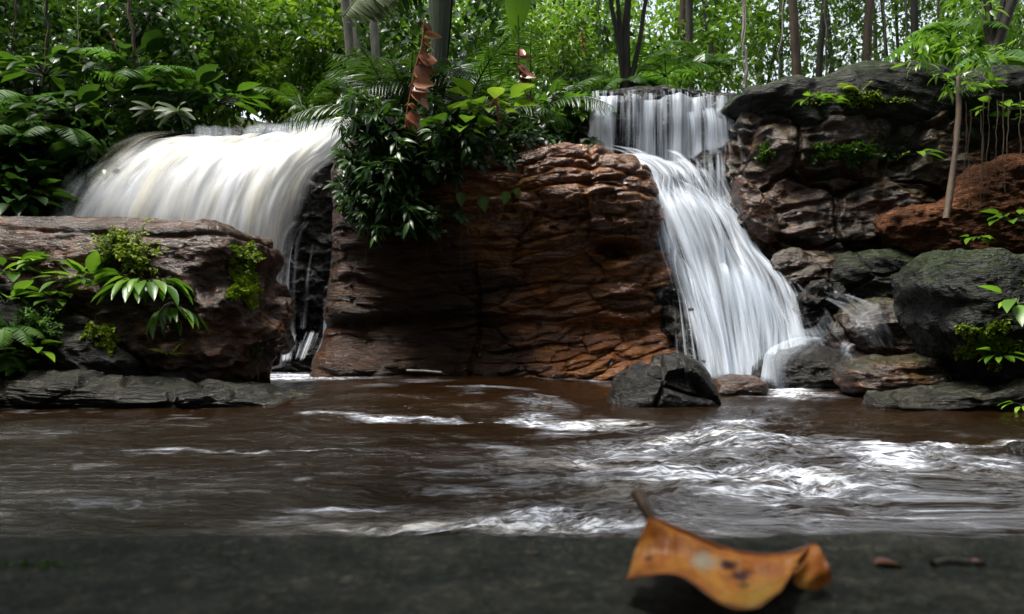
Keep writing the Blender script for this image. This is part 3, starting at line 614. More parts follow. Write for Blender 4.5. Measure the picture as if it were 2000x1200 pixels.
tier2 = [[(1310, 322, 9.3, .6), (1322, 360, 9.1, .7), (1335, 420, 8.95, .6), (1345, 470, 8.9, .5)], [(1345, 300, 9.2, .8), (1352, 345, 9.05, .8), (1362, 405, 8.95, .8), (1380, 460, 8.85, .6)], [(1385, 288, 9.2, .8), (1388, 340, 9.05, .8), (1392, 395, 8.98, .7), (1415, 450, 8.8, .5)], [(1415, 285, 9.2, .7), (1416, 340, 9.05, .5), (1416, 390, 9.0, .4), (1440, 450, 8.8, .3)], [(1432, 282, 9.2, .3), (1424, 335, 9.05, .2), (1420, 395, 9.0, .2), (1450, 450, 8.8, .2)]]
sheet('middle_curtain', tier2, WR, M['fallC'], 110, 100, .02, .0, 23, (.2, .15, .3, .25), .85)
cas = [
    [(1140, 308, 9.4, .6), (1170, 314, 9.2, .9), (1215, 326, 9.05, 1.0), (1255, 350, 8.9, .9), (1268, 400, 8.75, .5), (1280, 470, 8.65, .35), (1318, 560, 8.45, .25), (1350, 650, 8.2, .25), (1375, 750, 7.9, .25)],
    [(1170, 308, 9.4, .8), (1215, 314, 9.2, 1.0), (1255, 328, 9.0, 1.1), (1282, 360, 8.85, 1.2), (1298, 408, 8.65, 1.5), (1320, 470, 8.5, 1.3), (1350, 550, 8.35, .8), (1388, 650, 8.05, .9), (1408, 750, 7.8, 1.0)],
    [(1230, 312, 9.4, .8), (1270, 320, 9.2, .7), (1300, 340, 9.0, .8), (1318, 372, 8.9, .9), (1345, 402, 8.6, 1.5), (1378, 470, 8.4, 1.5), (1400, 540, 8.25, 1.3), (1420, 650, 8.0, 1.3), (1437, 750, 7.75, 1.3)],
    [(1290, 316, 9.4, .6), (1318, 330, 9.2, .6), (1340, 355, 9.0, .6), (1358, 385, 8.9, .7), (1385, 420, 8.62, 1.0), (1415, 480, 8.4, .8), (1440, 545, 8.2, 1.0), (1465, 650, 7.95, 1.1), (1480, 745, 7.7, .9)],
    [(1340, 316, 9.4, .5), (1362, 335, 9.2, .5), (1380, 365, 9.05, .45), (1394, 395, 8.9, .5), (1416, 430, 8.7, .8), (1445, 490, 8.45, .7), (1485, 555, 8.2, .55), (1510, 640, 7.95, .6), (1520, 730, 7.7, .5)],
    [(1390, 330, 9.3, .25), (1400, 350, 9.2, .3), (1412, 375, 9.1, .35), (1430, 405, 8.95, .55), (1452, 440, 8.75, .55), (1480, 500, 8.55, .5), (1535, 560, 8.25, .6), (1570, 620, 7.95, .55), (1590, 700, 7.7, .4)],
    [(1415, 345, 9.3, .1), (1420, 362, 9.2, .15), (1432, 388, 9.1, .2), (1450, 420, 9.0, .3), (1474, 460, 8.8, .3), (1510, 510, 8.6, .4), (1575, 560, 8.3, .5), (1625, 610, 8.0, .45), (1645, 680, 7.75, .3)]]
sheet('cascade', cas, WR, M['fallA'], 170, 200, .09, .04, 31, (.10, .14, .07, .02), .84)
sheet('cascade', cas, WR, M['fallC'], 170, 200, .08, .12, 37, (.14, .14, .10, .02), .5)
side = [[(1268, 440, 8.62, .5), (1280, 478, 8.5, .6), (1300, 560, 8.35, .4), (1320, 740, 8.0, .25)], [(1290, 455, 8.55, .6), (1305, 490, 8.4, .6), (1330, 580, 8.25, .45), (1350, 740, 7.9, .3)], [(1320, 500, 8.45, .7), (1335, 530, 8.3, .7), (1362, 610, 8.1, .6), (1385, 740, 7.8, .5)], [(1350, 540, 8.35, .6), (1370, 570, 8.2, .7), (1395, 640, 7.95, .7), (1410, 740, 7.7, .6)]]
sheet('side_veil', side, WR, M['fallC'], 100, 120, .04, .06, 41, (.15, .15, .08, .1), .85)
lump = [[(1385, 528, 8.15, .3), (1392, 548, 7.95, .8), (1405, 620, 7.85, .7), (1412, 740, 7.6, .6)], [(1410, 518, 8.15, .7), (1425, 530, 7.9, 1.3), (1445, 610, 7.75, .9), (1450, 740, 7.55, .7)], [(1440, 518, 8.15, .7), (1465, 545, 7.95, 1.2), (1490, 620, 7.8, .8), (1490, 730, 7.55, .6)], [(1470, 530, 8.2, .4), (1500, 575, 8.0, .8), (1530, 640, 7.85, .5), (1535, 710, 7.6, .4)], [(1495, 548, 8.2, .2), (1530, 600, 8.05, .5), (1565, 650, 7.9, .3), (1575, 700, 7.7, .2)]]
sheet('cascade_hump', lump, WR, M['fallB'], 110, 120, .03, .03, 43, (.25, .25, .5, .05), .75)
def drape(C, off=.05):
    out = []
    for row in C:
        r = []
        for (x, y, Y, d) in row:
            l, n = hit(x, y, Y); q = l+n*off if abs(l.y-Y) < 1.0 else P(x, y, Y); r.append((CX+F*q.x/q.y, HY-F*(q.z-H)/q.y, q.y, d))
        out.append(r)
    return out
spread = [[(1470, 525, 8.35, .5), (1500, 560, 8.15, .5), (1540, 640, 7.9, .5), (1560, 700, 7.7, .4)], [(1510, 540, 8.35, .55), (1550, 580, 8.1, .5), (1590, 640, 7.85, .45), (1610, 690, 7.65, .3)], [(1560, 552, 8.3, .6), (1610, 590, 8.0, .4), (1650, 640, 7.8, .3), (1670, 690, 7.6, .2)], [(1610, 575, 8.2, .6), (1660, 605, 7.9, .4), (1710, 650, 7.7, .3), (1730, 700, 7.6, .2)], [(1680, 605, 8.1, .4), (1710, 625, 7.8, .3), (1760, 660, 7.7, .2), (1790, 700, 7.6, .1)]]
sheet('side_veil', drape(spread, .06), WR, M['fallT'], 130, 100, .02, .02, 47, (.1, .15, .15, .3), .6)
spread2 = [[(1560, 552, 8.0, .5), (1600, 580, 7.9, .6), (1640, 600, 7.8, .3), (1660, 640, 7.7, .3), (1670, 690, 7.6, .2)], [(1575, 550, 8.0, .7), (1630, 575, 7.9, .7), (1690, 605, 7.8, .5), (1720, 650, 7.7, .25), (1730, 690, 7.6, .2)], [(1600, 556, 8.0, .6), (1660, 585, 7.9, .6), (1740, 625, 7.8, .5), (1785, 660, 7.7, .3), (1795, 690, 7.6, .2)]]
sheet('side_veil', drape(spread2, .06), WR, M['fallT'], 100, 100, .01, .01, 61, (.1, .1, .15, .3), .55)
fan = [[(1585, 676, 7.30, .8), (1540, 682, 7.14, 1.0), (1500, 705, 7.07, 1.1), (1478, 762, 7.03, 1.0)], [(1600, 678, 7.25, .6), (1560, 684, 7.05, .7), (1512, 712, 6.98, .8), (1492, 765, 6.98, .7)], [(1620, 681, 7.2, .3), (1585, 690, 7.0, .25), (1545, 720, 6.93, .15), (1530, 765, 6.95, .1)], [(1640, 684, 7.2, .3), (1650, 694, 7.0, .25), (1630, 722, 6.93, .05), (1620, 765, 6.95, .05)], [(1660, 690, 7.2, .4), (1690, 704, 7.0, .5), (1705, 722, 6.95, .2), (1700, 765, 6.95, .05)]]
sheet('side_veil', drape(fan, .04), WR, M['fallT'], 110, 80, .01, .06, 51, (.08, .1, .08, .1), .9)

# ================================================================== plants
def leafgeo(kind):
    n = {'broad': 6, 'lance': 6, 'heart': 6, 'small': 3, 'pinna': 4, 'blade': 7}[kind]
    t = np.linspace(0, 1, n)
    if kind == 'broad': w = .27*np.sin(np.pi*t**.8)**.85
    elif kind == 'lance': w = .14*np.sin(np.pi*t**.75)
    elif kind == 'heart': w = np.array([.0, .34, .38, .30, .16, 0])
    elif kind == 'small': w = np.array([0, .30, 0])
    elif kind == 'pinna': w = np.array([.07, .085, .055, 0])
    else: w = .05*np.sin(np.pi*(t*.93+.05))**.6
    droop = {'broad': .22, 'lance': .30, 'heart': .20, 'small': .05, 'pinna': .15, 'blade': .5}[kind]
    y = t; z = -droop*t*t
    fold = .35
    mid = np.stack([0*t, y, z], -1); L = np.stack([-w, y, z+fold*w], -1); R = np.stack([w, y, z+fold*w], -1)
    V = np.stack([L, mid, R], 1).reshape(-1, 3)
    i = np.arange(n-1)[:, None]*3; k = np.array([0, 1])[None]
    Q = np.stack([i+k, i+k+1, i+k+4, i+k+3], -1).reshape(-1, 4)
    return V, Q
LG = {k: leafgeo(k) for k in ('broad', 'lance', 'heart', 'small', 'pinna', 'blade')}
def unit(a): return a/np.maximum(np.linalg.norm(a, axis=-1, keepdims=True), 1e-9)
def scatter(acc, kind, pos, d, nrm, size, tint, wid=1.0):
    """many leaves at once: base point, direction, upper side, length, tint"""
    pos = np.asarray(pos, float); m = len(pos)
    if m == 0: return
    d = unit(np.asarray(d, float)); s = unit(np.cross(d, nrm)); n = np.cross(s, d)
    V, Q = LG[kind]; size = np.broadcast_to(size, (m,)); wd = np.broadcast_to(wid, (m,))
    W = pos[:, None]+size[:, None, None]*(V[None, :, 0, None]*(s*wd[:, None])[:, None]+V[None, :, 1, None]*d[:, None]+V[None, :, 2, None]*n[:, None])
    acc.add(W.reshape(-1, 3), [(Q[None]+(np.arange(m)*len(V))[:, None, None]).reshape(-1, 4)], np.repeat(np.broadcast_to(tint, (m,)), len(V)))
def rnd(m, s=1.0): return rng.normal(size=(m, 3))*s
UP = np.array([0, 0, 1.0])
def clumps(acc, centers, rad, per, kind, size, tint0=.5, squash=.8, facing=None, tj=.22):
    """leaf clumps: leaves sit on the shells of many small bunches"""
    C = np.repeat(np.asarray(centers, float), per, axis=0); m = len(C)
    r = np.repeat(np.broadcast_to(rad, (len(centers),)), per)
    u = unit(rnd(m)); rr = r*rng.uniform(.25, 1.0, m)**.6
    pos = C+u*rr[:, None]*np.array([1, 1, squash])
    d = unit(u*.9+rnd(m, .45)+np.array([0, -.12, -.25])); n = unit(UP+u*.5+rnd(m, .35))
    t = np.repeat(np.clip(tint0+rng.normal(size=len(centers))*.16, 0, 1), per)+rng.normal(size=m)*tj
    scatter(acc, kind, pos, d, n, size*rng.uniform(.6, 1.25, m), np.clip(t, 0, 1))
def curve(p0, d0, L, droop, n=10, wob=0.0):
    """a stem that starts along d0 and bends under its weight"""
    p = [np.asarray(p0, float)]; d = unit(np.asarray(d0, float)); st = L/(n-1)
    for k in range(n-1):
        d = unit(d+np.array([0, 0, -droop/(n-1)])+rng.normal(size=3)*wob); p.append(p[-1]+d*st)
    return np.array(p)

def shrub(name, R=.6, Hh=.9, nst=9, nl=26, kind='broad', size=.14, mat='leaf', lean=(0, -.25, 0), spread=.8, label=None, cat='shrub', group=None, tint=.5, droop=.8, stems=True):
    root = empty(name, (0, 0, 0), label, cat, group); lf = Acc(); st = Acc()
    for k in range(nst):
        a = rng.uniform(0, 2*math.pi); d = unit(np.array([math.cos(a)*spread, math.sin(a)*spread, rng.uniform(.5, 1.2)])+np.array(lean))
        L = rng.uniform(.55, 1.1)*math.hypot(R, Hh)*.9
        c = curve((rng.normal()*.04*R, rng.normal()*.04*R, 0), d, L, droop, 10, .08); st.tube(c, np.linspace(.012, .004, 10)*max(.5, Hh), 5, a=.4)
        tt = rng.uniform(.25, 1.0, nl)**.8*9; i = np.minimum(tt.astype(int), 8); f = (tt-i)[:, None]; pos = c[i]*(1-f)+c[i+1]*f
        tan = unit(c[i+1]-c[i]); d2 = unit(tan*.5+rnd(nl, .6)+np.array([0, -.15, -.05])); pos = pos+d2*size*.25
        scatter(lf, kind, pos, d2, unit(UP+rnd(nl, .3)+np.array([0, -.3, 0])), size*rng.uniform(.6, 1.2, nl), np.clip(tint+rng.normal(size=nl)*.22, 0, 1))
    lf.build('foliage', M[mat], root)
    if stems: st.build('stem', M['stem'], root)
    return root
def rosette(name, n=20, L=.35, kind='broad', mat='leaf', label=None, cat='plant', up=.7, droop=.35, out=(0, -.3, 0), tint=.5, wid=.8, group=None, petiole=.35):
    root = empty(name, (0, 0, 0), label, cat, group); lf = Acc(); st = Acc()
    for k in range(n):
        a = k*2.4+rng.normal()*.2; e = up*rng.uniform(.2, 1.3)
        d = unit(np.array([math.cos(a), math.sin(a), e])+np.array(out)); Lk = L*rng.uniform(.65, 1.1)
        c = curve((0, 0, 0), d, Lk*petiole, droop*.5, 5); st.tube(c, np.linspace(.006, .003, 5)*(L/.35), 5)
        tan = unit(c[-1]-c[-2]); tan = unit(tan+np.array([0, 0, -.35*rng.random()]))
        scatter(lf, kind, [c[-1]], [tan], [unit(UP+.4*np.array([math.cos(a), math.sin(a), 0]))], Lk, np.clip(tint+rng.normal()*.2, 0, 1), wid)
    lf.build('foliage', M[mat], root); st.build('stem', M['stem'], root)
    return root
def frond(acc, c, Lp, tint=.5, npin=24, kind='pinna', fwd=.35, wid=1.0, hang=.25, start=.12):
    n = len(c); t = np.linspace(start, .985, npin)*(n-1); i = np.minimum(t.astype(int), n-2); f = (t-i)[:, None]
    pos = c[i]*(1-f)+c[i+1]*f; tan = unit(c[i+1]-c[i]); side = unit(np.cross(tan, UP)+1e-6); nrm = np.cross(side, tan)
    s = np.linspace(0, 1, npin); Ls = Lp*np.clip(np.sin(np.pi*(s*.86+.12))**.7, .08, 1)
    for sg in (-1, 1):
        d = side*sg+tan*fwd-nrm*hang+rnd(npin, .06)
        scatter(acc, kind, pos, d, nrm+side*sg*.2, Ls, np.clip(tint+rng.normal(size=npin)*.08, 0, 1), wid)
def fern(name, n=9, L=.6, Lp=.16, mat='fern', label=None, cat='fern', up=1.0, droop=1.6, out=(0, -.2, 0), tint=.5, arc=(0, 2*math.pi), group=None, npin=26, kind='pinna', wid=.75, parts=True):
    root = empty(name, (0, 0, 0), label, cat, group); allv = Acc()
    for k in range(n):
        a = arc[0]+(arc[1]-arc[0])*(k+.5+rng.normal()*.2)/n
        d = np.array([math.cos(a), math.sin(a), up*rng.uniform(.5, 1.3)])+np.array(out)
        c = curve((0, 0, 0), d, L*rng.uniform(.7, 1.1), droop, 14, .02)
        acc = Acc() if parts else allv
        acc.tube(c, np.linspace(.007, .0015, 14)*(L/.6)**.7, 4, a=.2)
        frond(acc, c, Lp, np.clip(tint+rng.normal()*.15, 0, 1), npin, kind, wid=wid)
        if parts: acc.build('frond', M[mat], root)
    if not parts: allv.build('fronds', M[mat], root)
    return root
def palm(name, n=11, L=1.6, Lp=.45, mat='leafdark', trunk=.0, tr=.05, label=None, group=None, droop=1.5, npin=34, up=1.1, tint=.4, out=(0, -.1, 0), cat='palm', hang=.5, parts=True):
    root = empty(name, (0, 0, 0), label, cat, group); allv = Acc(); hang = .12; npin = 26
    if trunk:
        a = Acc(); c = curve((0, 0, 0), (.03, 0, 1), trunk, 0, 8, .02); a.tube(c, np.linspace(tr*1.2, tr, 8), 10, .08); a.build('trunk', M['bark'], root); top = c[-1]
    else: top = np.zeros(3)
    for k in range(n):
        a = k*2.4+rng.normal()*.15
        d = np.array([math.cos(a), math.sin(a), up*rng.uniform(.35, 1.5)])+np.array(out)
        c = curve(top, d, L*rng.uniform(.7, 1.1), droop, 14, .015)
        acc = Acc() if parts else allv
        acc.tube(c, np.linspace(.016, .003, 14)*(L/1.6), 5, a=.2)
        frond(acc, c, Lp, np.clip(tint+rng.normal()*.15, 0, 1), npin, 'blade', fwd=.9, wid=.7, hang=hang, start=.2)
        if parts: acc.build('frond', M[mat], root)
    if not parts: allv.build('fronds', M[mat], root)
    return root
def tree(name, h=12, r=.12, crown=2.2, ch=4.0, base=.45, nl=2600, bark='bark', mat='leaf', size=.16, label=None, group=None, limbs=7, lean=(0, 0), fork=False, low=0, tint=.5, kind='broad'):
    root = empty(name, (0, 0, 0), label, 'tree', group); tk = Acc(); cr = Acc()
    c = curve((0, 0, -.3), (lean[0], lean[1], 1), h*.95, 0, 16, .04); tk.tube(c, np.linspace(r*1.15, r*.35, 16), 10, .12)
    cl = []
    for k in range(limbs):
        f = base+(1-base)*k/limbs*.95+rng.uniform(0, .05); i = min(int(f*15), 14); p = c[i]
        a = k*2.4+rng.normal()*.4; b = curve(p, (math.cos(a), math.sin(a), rng.uniform(.2, .9)), crown*rng.uniform(.6, 1.0)*(1.15-.5*f), -.25, 9, .09)
        tk.tube(b, np.linspace(r*.38, r*.08, 9), 6, .1)
        for q in range(3, 9):
            for e in range(2): cl.append(b[q]+rng.normal(size=3)*crown*.16)
    for k in range(low):
        i = rng.integers(3, 12); p = c[i]; a = rng.uniform(0, 6.28); b = curve(p, (math.cos(a), math.sin(a), .3), crown*.5, .4, 6, .1); tk.tube(b, np.linspace(r*.15, r*.05, 6), 5)
        cl += [b[q]+rng.normal(size=3)*.12 for q in (2, 3, 4, 5)]
    cl.append(c[-1]); cl = np.array(cl); per = max(4, nl//len(cl))
    clumps(cr, cl, rng.uniform(.25, .55, len(cl))*crown*.4, per, kind, size, tint)
    tk.build('trunk', M[bark], root); cr.build('crown', M[mat], root)
    return root
def place(root, loc, rz=0.0, sc=1.0):
    root.location = loc; root.rotation_euler = (0, 0, rz); root.scale = (sc,)*3; return root
ORD = 'first second third fourth fifth sixth seventh eighth ninth tenth eleventh twelfth thirteenth fourteenth fifteenth sixteenth seventeenth eighteenth nineteenth twentieth'.split()
ORD += ['twenty-'+o for o in ORD[:9]]+['thirtieth']+['thirty-'+o for o in ORD[:9]]+['fortieth']+['forty-'+o for o in ORD[:9]]

# ---- distant and middle trees -------------------------------------
tp = [tree('tree', 15, .06, 2.6, 5, .40, 2600, 'bark', 'leaf', .13, low=4), tree('tree', 12, .05, 1.9, 5, .32, 2200, 'bark', 'leaflight', .12, low=7),
      tree('tree', 17, .08, 3.0, 5, .50, 3000, 'barkbrown', 'leaf', .14, low=5), tree('tree', 13, .07, 1.8, 5, .6, 1600, 'barkpale', 'leaflight', .17, low=3)]
# px of trunk, distance, prototype, look
TR = [(1345, 19, 0, 'dark'), (1398, 24, 0, 'dark'), (1414, 21, 1, 'dark'), (1476, 24, 1, 'dark'), (1500, 30, 2, 'dark'), (1530, 25, 1, 'dark'),
      (1568, 17, 2, 'thick dark'), (1592, 19, 0, 'dark'), (1640, 20, 1, 'dark'), (1683, 18, 2, 'thick dark'), (1716, 26, 0, 'dark'), (1742, 22, 1, 'dark'), (1762, 24, 1, 'dark'),
      (1787, 17, 0, 'dark'), (1826, 21, 2, 'dark'), (1862, 25, 0, 'dark'), (1905, 20, 1, 'dark'), (1990, 22, 2, 'dark'), (2060, 19, 0, 'dark'),
      (1300, 15, 2, 'brown'), (1262, 22, 1, 'dark'), (1150, 26, 2, 'dark'), (1090, 23, 1, 'dark'), (1035, 29, 0, 'dark'), (960, 25, 1, 'dark'), (905, 28, 2, 'dark'),
      (700, 11.9, 3, 'pale'), (718, 12.3, 3, 'pale'), (750, 11.7, 3, 'pale brown'), (790, 24, 1, 'dark'), (640, 24, 0, 'dark'), (585, 21, 1, 'dark'), (520, 26, 2, 'dark'), (430, 20, 1, 'dark'),
      (327, 14.5, 2, 'brown'), (288, 18, 0, 'dark'), (200, 17, 1, 'dark'), (120, 15.5, 2, 'dark'), (20, 17, 0, 'dark'), (-80, 15, 2, 'dark')]
TR.sort()
used = set()
for i, (px, Y, k, look) in enumerate(TR):
    if px > 1320: Y = 12.5+(Y-17)*.62
    gz = 3.1+float(sstep(12, 45, np.array(Y))*sstep(4, -14, np.array((px-CX)/F*Y-.1*Y))*8.0)
    where = 'behind the left waterfall' if px < 640 else 'behind the bushes between the falls' if px < 1130 else 'behind the right waterfall' if px < 1500 else 'above the right cliff'
    lab = f'{look} slender tree {where}, {ORD[i]} trunk from left'
    loc = (P(px, 0, Y).x, Y, gz); rz = rng.uniform(0, 6.28); sc = rng.uniform(.85, 1.15)
    if k in used: dup(tp[k], loc, rz, sc, lab, 'slender trees of the forest behind the falls', (rng.normal()*.02, rng.normal()*.02))
    else: used.add(k); t = place(tp[k], loc, rz, sc); t['label'] = lab; t['group'] = 'slender trees of the forest behind the falls'

# ---- undergrowth mass ---------------------------------------------
def undergrowth():
    def centers(n, x0, x1, y0, y1, Y0, Y1):
        px = rng.uniform(x0, x1, n); py = rng.uniform(y0, y1, n); Y = rng.uniform(Y0, Y1, n)
        return PN(np.stack([px, py, Y], -1))
    for nm, mat, regs in (
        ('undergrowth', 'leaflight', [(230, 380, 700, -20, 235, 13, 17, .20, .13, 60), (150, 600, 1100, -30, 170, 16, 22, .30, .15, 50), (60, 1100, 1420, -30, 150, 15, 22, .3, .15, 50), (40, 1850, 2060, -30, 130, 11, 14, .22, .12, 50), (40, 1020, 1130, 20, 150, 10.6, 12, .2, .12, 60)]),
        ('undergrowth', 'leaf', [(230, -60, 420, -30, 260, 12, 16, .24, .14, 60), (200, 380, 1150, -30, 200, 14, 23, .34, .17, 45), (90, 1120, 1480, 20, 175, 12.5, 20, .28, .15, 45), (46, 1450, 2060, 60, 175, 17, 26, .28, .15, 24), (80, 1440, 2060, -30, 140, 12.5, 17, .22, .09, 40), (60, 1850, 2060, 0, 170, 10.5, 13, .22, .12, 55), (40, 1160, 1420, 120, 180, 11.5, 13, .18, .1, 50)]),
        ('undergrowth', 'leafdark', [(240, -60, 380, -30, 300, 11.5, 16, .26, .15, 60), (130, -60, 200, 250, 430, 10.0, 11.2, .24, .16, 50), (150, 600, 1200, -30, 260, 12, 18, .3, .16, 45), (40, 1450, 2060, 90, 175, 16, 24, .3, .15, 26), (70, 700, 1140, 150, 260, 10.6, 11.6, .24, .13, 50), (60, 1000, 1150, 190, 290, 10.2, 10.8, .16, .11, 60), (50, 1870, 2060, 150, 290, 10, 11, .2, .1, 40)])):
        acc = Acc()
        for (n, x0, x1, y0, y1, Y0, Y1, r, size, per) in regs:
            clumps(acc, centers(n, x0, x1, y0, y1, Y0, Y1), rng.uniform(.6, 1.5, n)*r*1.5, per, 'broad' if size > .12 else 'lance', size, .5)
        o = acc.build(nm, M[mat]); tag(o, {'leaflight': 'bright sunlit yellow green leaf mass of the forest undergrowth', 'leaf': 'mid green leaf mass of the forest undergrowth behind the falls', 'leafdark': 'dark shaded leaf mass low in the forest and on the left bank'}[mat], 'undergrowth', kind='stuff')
undergrowth()

# ---- unseen canopy and leaf ring, added to shade the stream and block low light -------
ct = tree('tree', 14, .22, 5.2, 5, .42, 7000, 'bark', 'leafdark', .34, limbs=12, low=0)
CT = [(-4.6, -.2, 'left'), (-8.6, -2.4, 'left'), (5.2, -.4, 'right'), (8.4, -3.4, 'right'), (-3.4, -8.5, 'rear'), (4.2, -9.0, 'rear'), (-10.5, -7.5, 'rear'), (10.8, -7, 'rear'), (12.2, 5.4, 'right'), (-12.5, 6.0, 'left')]
for i, (x, y, side) in enumerate(CT):
    lab = f'broad unseen tree added for shade on the near {side} bank, {ORD[i]} round the camera'
    if i == 0: place(ct, (x, y, .3), .6); ct['label'] = lab; ct['group'] = 'added shade trees round the camera'
    else: dup(ct, (x, y, .3), rng.uniform(0, 6.28), rng.uniform(.9, 1.15), lab, 'added shade trees round the camera')
acc = Acc(); n = 420  # ring of leaf clumps out of view, added to keep low light out
a = rng.uniform(math.radians(150), math.radians(390), n); r = rng.uniform(9, 13, n)
cc = np.stack([r*np.cos(a), r*np.sin(a)-.5, rng.uniform(.5, 8.5, n)], -1); cc = cc[(np.abs(cc[:, 0]) > 8.5) | (cc[:, 1] < -4)]
clumps(acc, cc, rng.uniform(.7, 1.5, len(cc)), 40, 'broad', .45, .4)
tag(acc.build('undergrowth', M['leafdark']), 'dark unseen leaf mass added round the near bank to block low light', 'undergrowth', kind='stuff')

# ---- bushes hanging over the centre cliff --------------------------
gB = 'dark bushes hanging over the cliff between the falls'
sh = [shrub('shrub', .5, .6, 12, 30, 'broad', .13, 'leafdark', (0, -.5, -.1), .9, tint=.45, droop=1.5),
      shrub('shrub', .5, .6, 12, 34, 'lance', .17, 'leafdark', (0, -.5, 0), .9, tint=.5, droop=1.4),
      shrub('shrub', .45, .55, 10, 26, 'broad', .12, 'leaf', (0, -.4, 0), .9, tint=.4, droop=1.2),
      shrub('shrub', .4, .5, 9, 20, 'heart', .15, 'leaf', (0, -.4, 0), .9, tint=.6, droop=1.2)]
BS = [(742, 355, 1, .7), (765, 300, 0, .8), (790, 310, 1, 1.0), (735, 400, 0, .8), (765, 345, 0, 1.0), (780, 275, 1, 1.1), (800, 400, 1, 1.0), (815, 330, 0, 1.0), (760, 440, 1, .7), (845, 285, 0, 1.1), (850, 370, 1, .9), (800, 460, 0, .7),
      (890, 330, 0, .9), (905, 270, 1, .9), (945, 330, 0, .8), (985, 290, 0, .8), (845, 430, 0, .7), (1010, 270, 1, .7), (870, 250, 2, .9), (930, 250, 2, .8), (760, 250, 1, 1.0)]
BS.sort(); us = set()
for i, (px, py, k, sc) in enumerate(BS):
    loc, n = hit(px, py, 8.9); loc = loc+Vector((0, -.03, .05)); lab = f'dark glossy bush over the cliff between the falls, {ORD[i]} from the left'
    if k in us: dup(sh[k], loc, rng.uniform(-.5, .5), sc, lab, gB)
    else: us.add(k); place(sh[k], loc, 0, sc); sh[k]['label'] = lab; sh[k]['group'] = gB
BS2 = [(1045, 235, 1), (1070, 265, 0), (1100, 230, 3), (1125, 260, 0), (1135, 215, 2), (1080, 200, 3), (1020, 225, 0)]
BS2.sort(); us3 = set()
for i, (px, py, k) in enumerate(BS2):
    lab = f'leafy bush just left of the upper curtain of the right waterfall, {ORD[i]} from the left'; loc = P(px, py+25, 9.9)
    if k in us: dup(sh[k], loc, rng.uniform(-.6, .6), .9, lab, 'bushes left of the upper curtain')
    else: us.add(k); place(sh[k], loc, 0, .9); sh[k]['label'] = lab; sh[k]['group'] = 'bushes left of the upper curtain'
# ledge that carries them
pb = [(960, 262, 3, .78, 'bright green bush of heart shaped leaves at the top of the centre cliff'),
      (905, 300, 3, .75, 'smaller green heart leaved bush left of the bright one on the cliff top')]
for px, py, k, sc, lab in pb:
    loc, n = hit(px, py, 8.5); o = rosette('leafy_plant', 16, .34*sc/.9, 'heart', 'leaflight' if px > 950 else 'leaf', lab, 'plant', up=.7, droop=.3, out=(.1, -.7, .1), tint=.6, wid=.8, petiole=1.0); place(o, loc+Vector((0, -.32, .1)))
# hanging single leaves
for px, py, L, r in ((895, 372, .17, 0), (945, 380, .19, .2), (1000, 372, .16, -.3), (1012, 365, .12, .3), (745, 420, .12, .3)):
    a = Acc(); b = P(px, py, 8.25); st = curve(b+Vector((rng.normal()*.05, .12, .28)), (0, -.4, -1), .3, .3, 6); a.tube(st, .003, 4, a=.3)
    scatter(a, 'heart', [st[-1]], [(r, -.15, -1)], [(0, -1, .2)], L, .75, .9)
    tag(a.build('hanging_leaf', M['leaf']), f'green heart shaped leaf hanging on its stalk {"farthest left" if px < 800 else "left" if px < 900 else "in the middle" if px < 960 else "right" if px < 1005 else "farthest right"} below the centre bushes', 'leaf', 'heart shaped leaves hanging below the centre bushes')
# palms and the giant stalk
def giant():
    r = empty('giant_leaf_plant', P(862, 285, 8.9), 'tall plant with one thick ribbed grey green stalk rising among the centre bushes', 'palm')
    n = 26; t = np.linspace(0, 1, n); a = Acc()
    c = np.stack([-.05+.10*t-.06*t*t, 0*t, 2.4*t], -1); seg = 28; ang = np.linspace(0, 2*math.pi, seg, endpoint=False)
    rad = np.interp(t, [0, .25, .6, 1], [.045, .06, .12, .17]); rib = 1+.10*np.cos(ang*11)
    V = c[:, None]+rad[:, None, None]*rib[None, :, None]*np.stack([np.cos(ang), .35*np.sin(ang), 0*ang], -1)[None]
    a.add(V.reshape(-1, 3), [gridf(n, seg+0)], .4); a.build('stalk', M['stem'], r)
    for k in range(5):
        b = Acc(); az = rng.uniform(0, 6.28); cc = curve((0, 0, 1.9+.1*k), (math.cos(az), math.sin(az)-.2, 1.2), 1.9, 1.9, 14); b.tube(cc, np.linspace(.02, .004, 14), 5, a=.2)
        frond(b, cc, .5, .5, 34, 'blade', .5, 1.2, .6, .15); b.build('frond', M['leafdark'], r)
giant()
pm = [palm('palm', 9, 1.35, .34, 'leafdark', droop=1.3, up=1.3, tint=.35), palm('palm', 8, 1.05, .28, 'leaf', droop=1.2, up=1.2, tint=.3)]
PL = [(1080, 215, 10.2, 1, .75), (765, 240, 9.0, 0, 1.0), (800, 225, 9.6, 0, 1.2), (905, 230, 9.3, 0, 1.1), (960, 240, 9.6, 1, 1.1), (1035, 235, 9.9, 0, 1.0), (1210, 175, 11.4, 1, 1.0), (590, 215, 12.4, 1, .8)]
PL.sort(); us2 = set()
for i, (px, py, Y, k, sc) in enumerate(PL):
    lab = f'small feathery palm growing above the falls, {ORD[i]} from the left'
    if k in us2: dup(pm[k], P(px, py, Y), rng.uniform(0, 6.28), sc, lab, 'small palms above the falls')
    else: us2.add(k); place(pm[k], P(px, py, Y), 0, sc); pm[k]['label'] = lab; pm[k]['group'] = 'small palms above the falls'
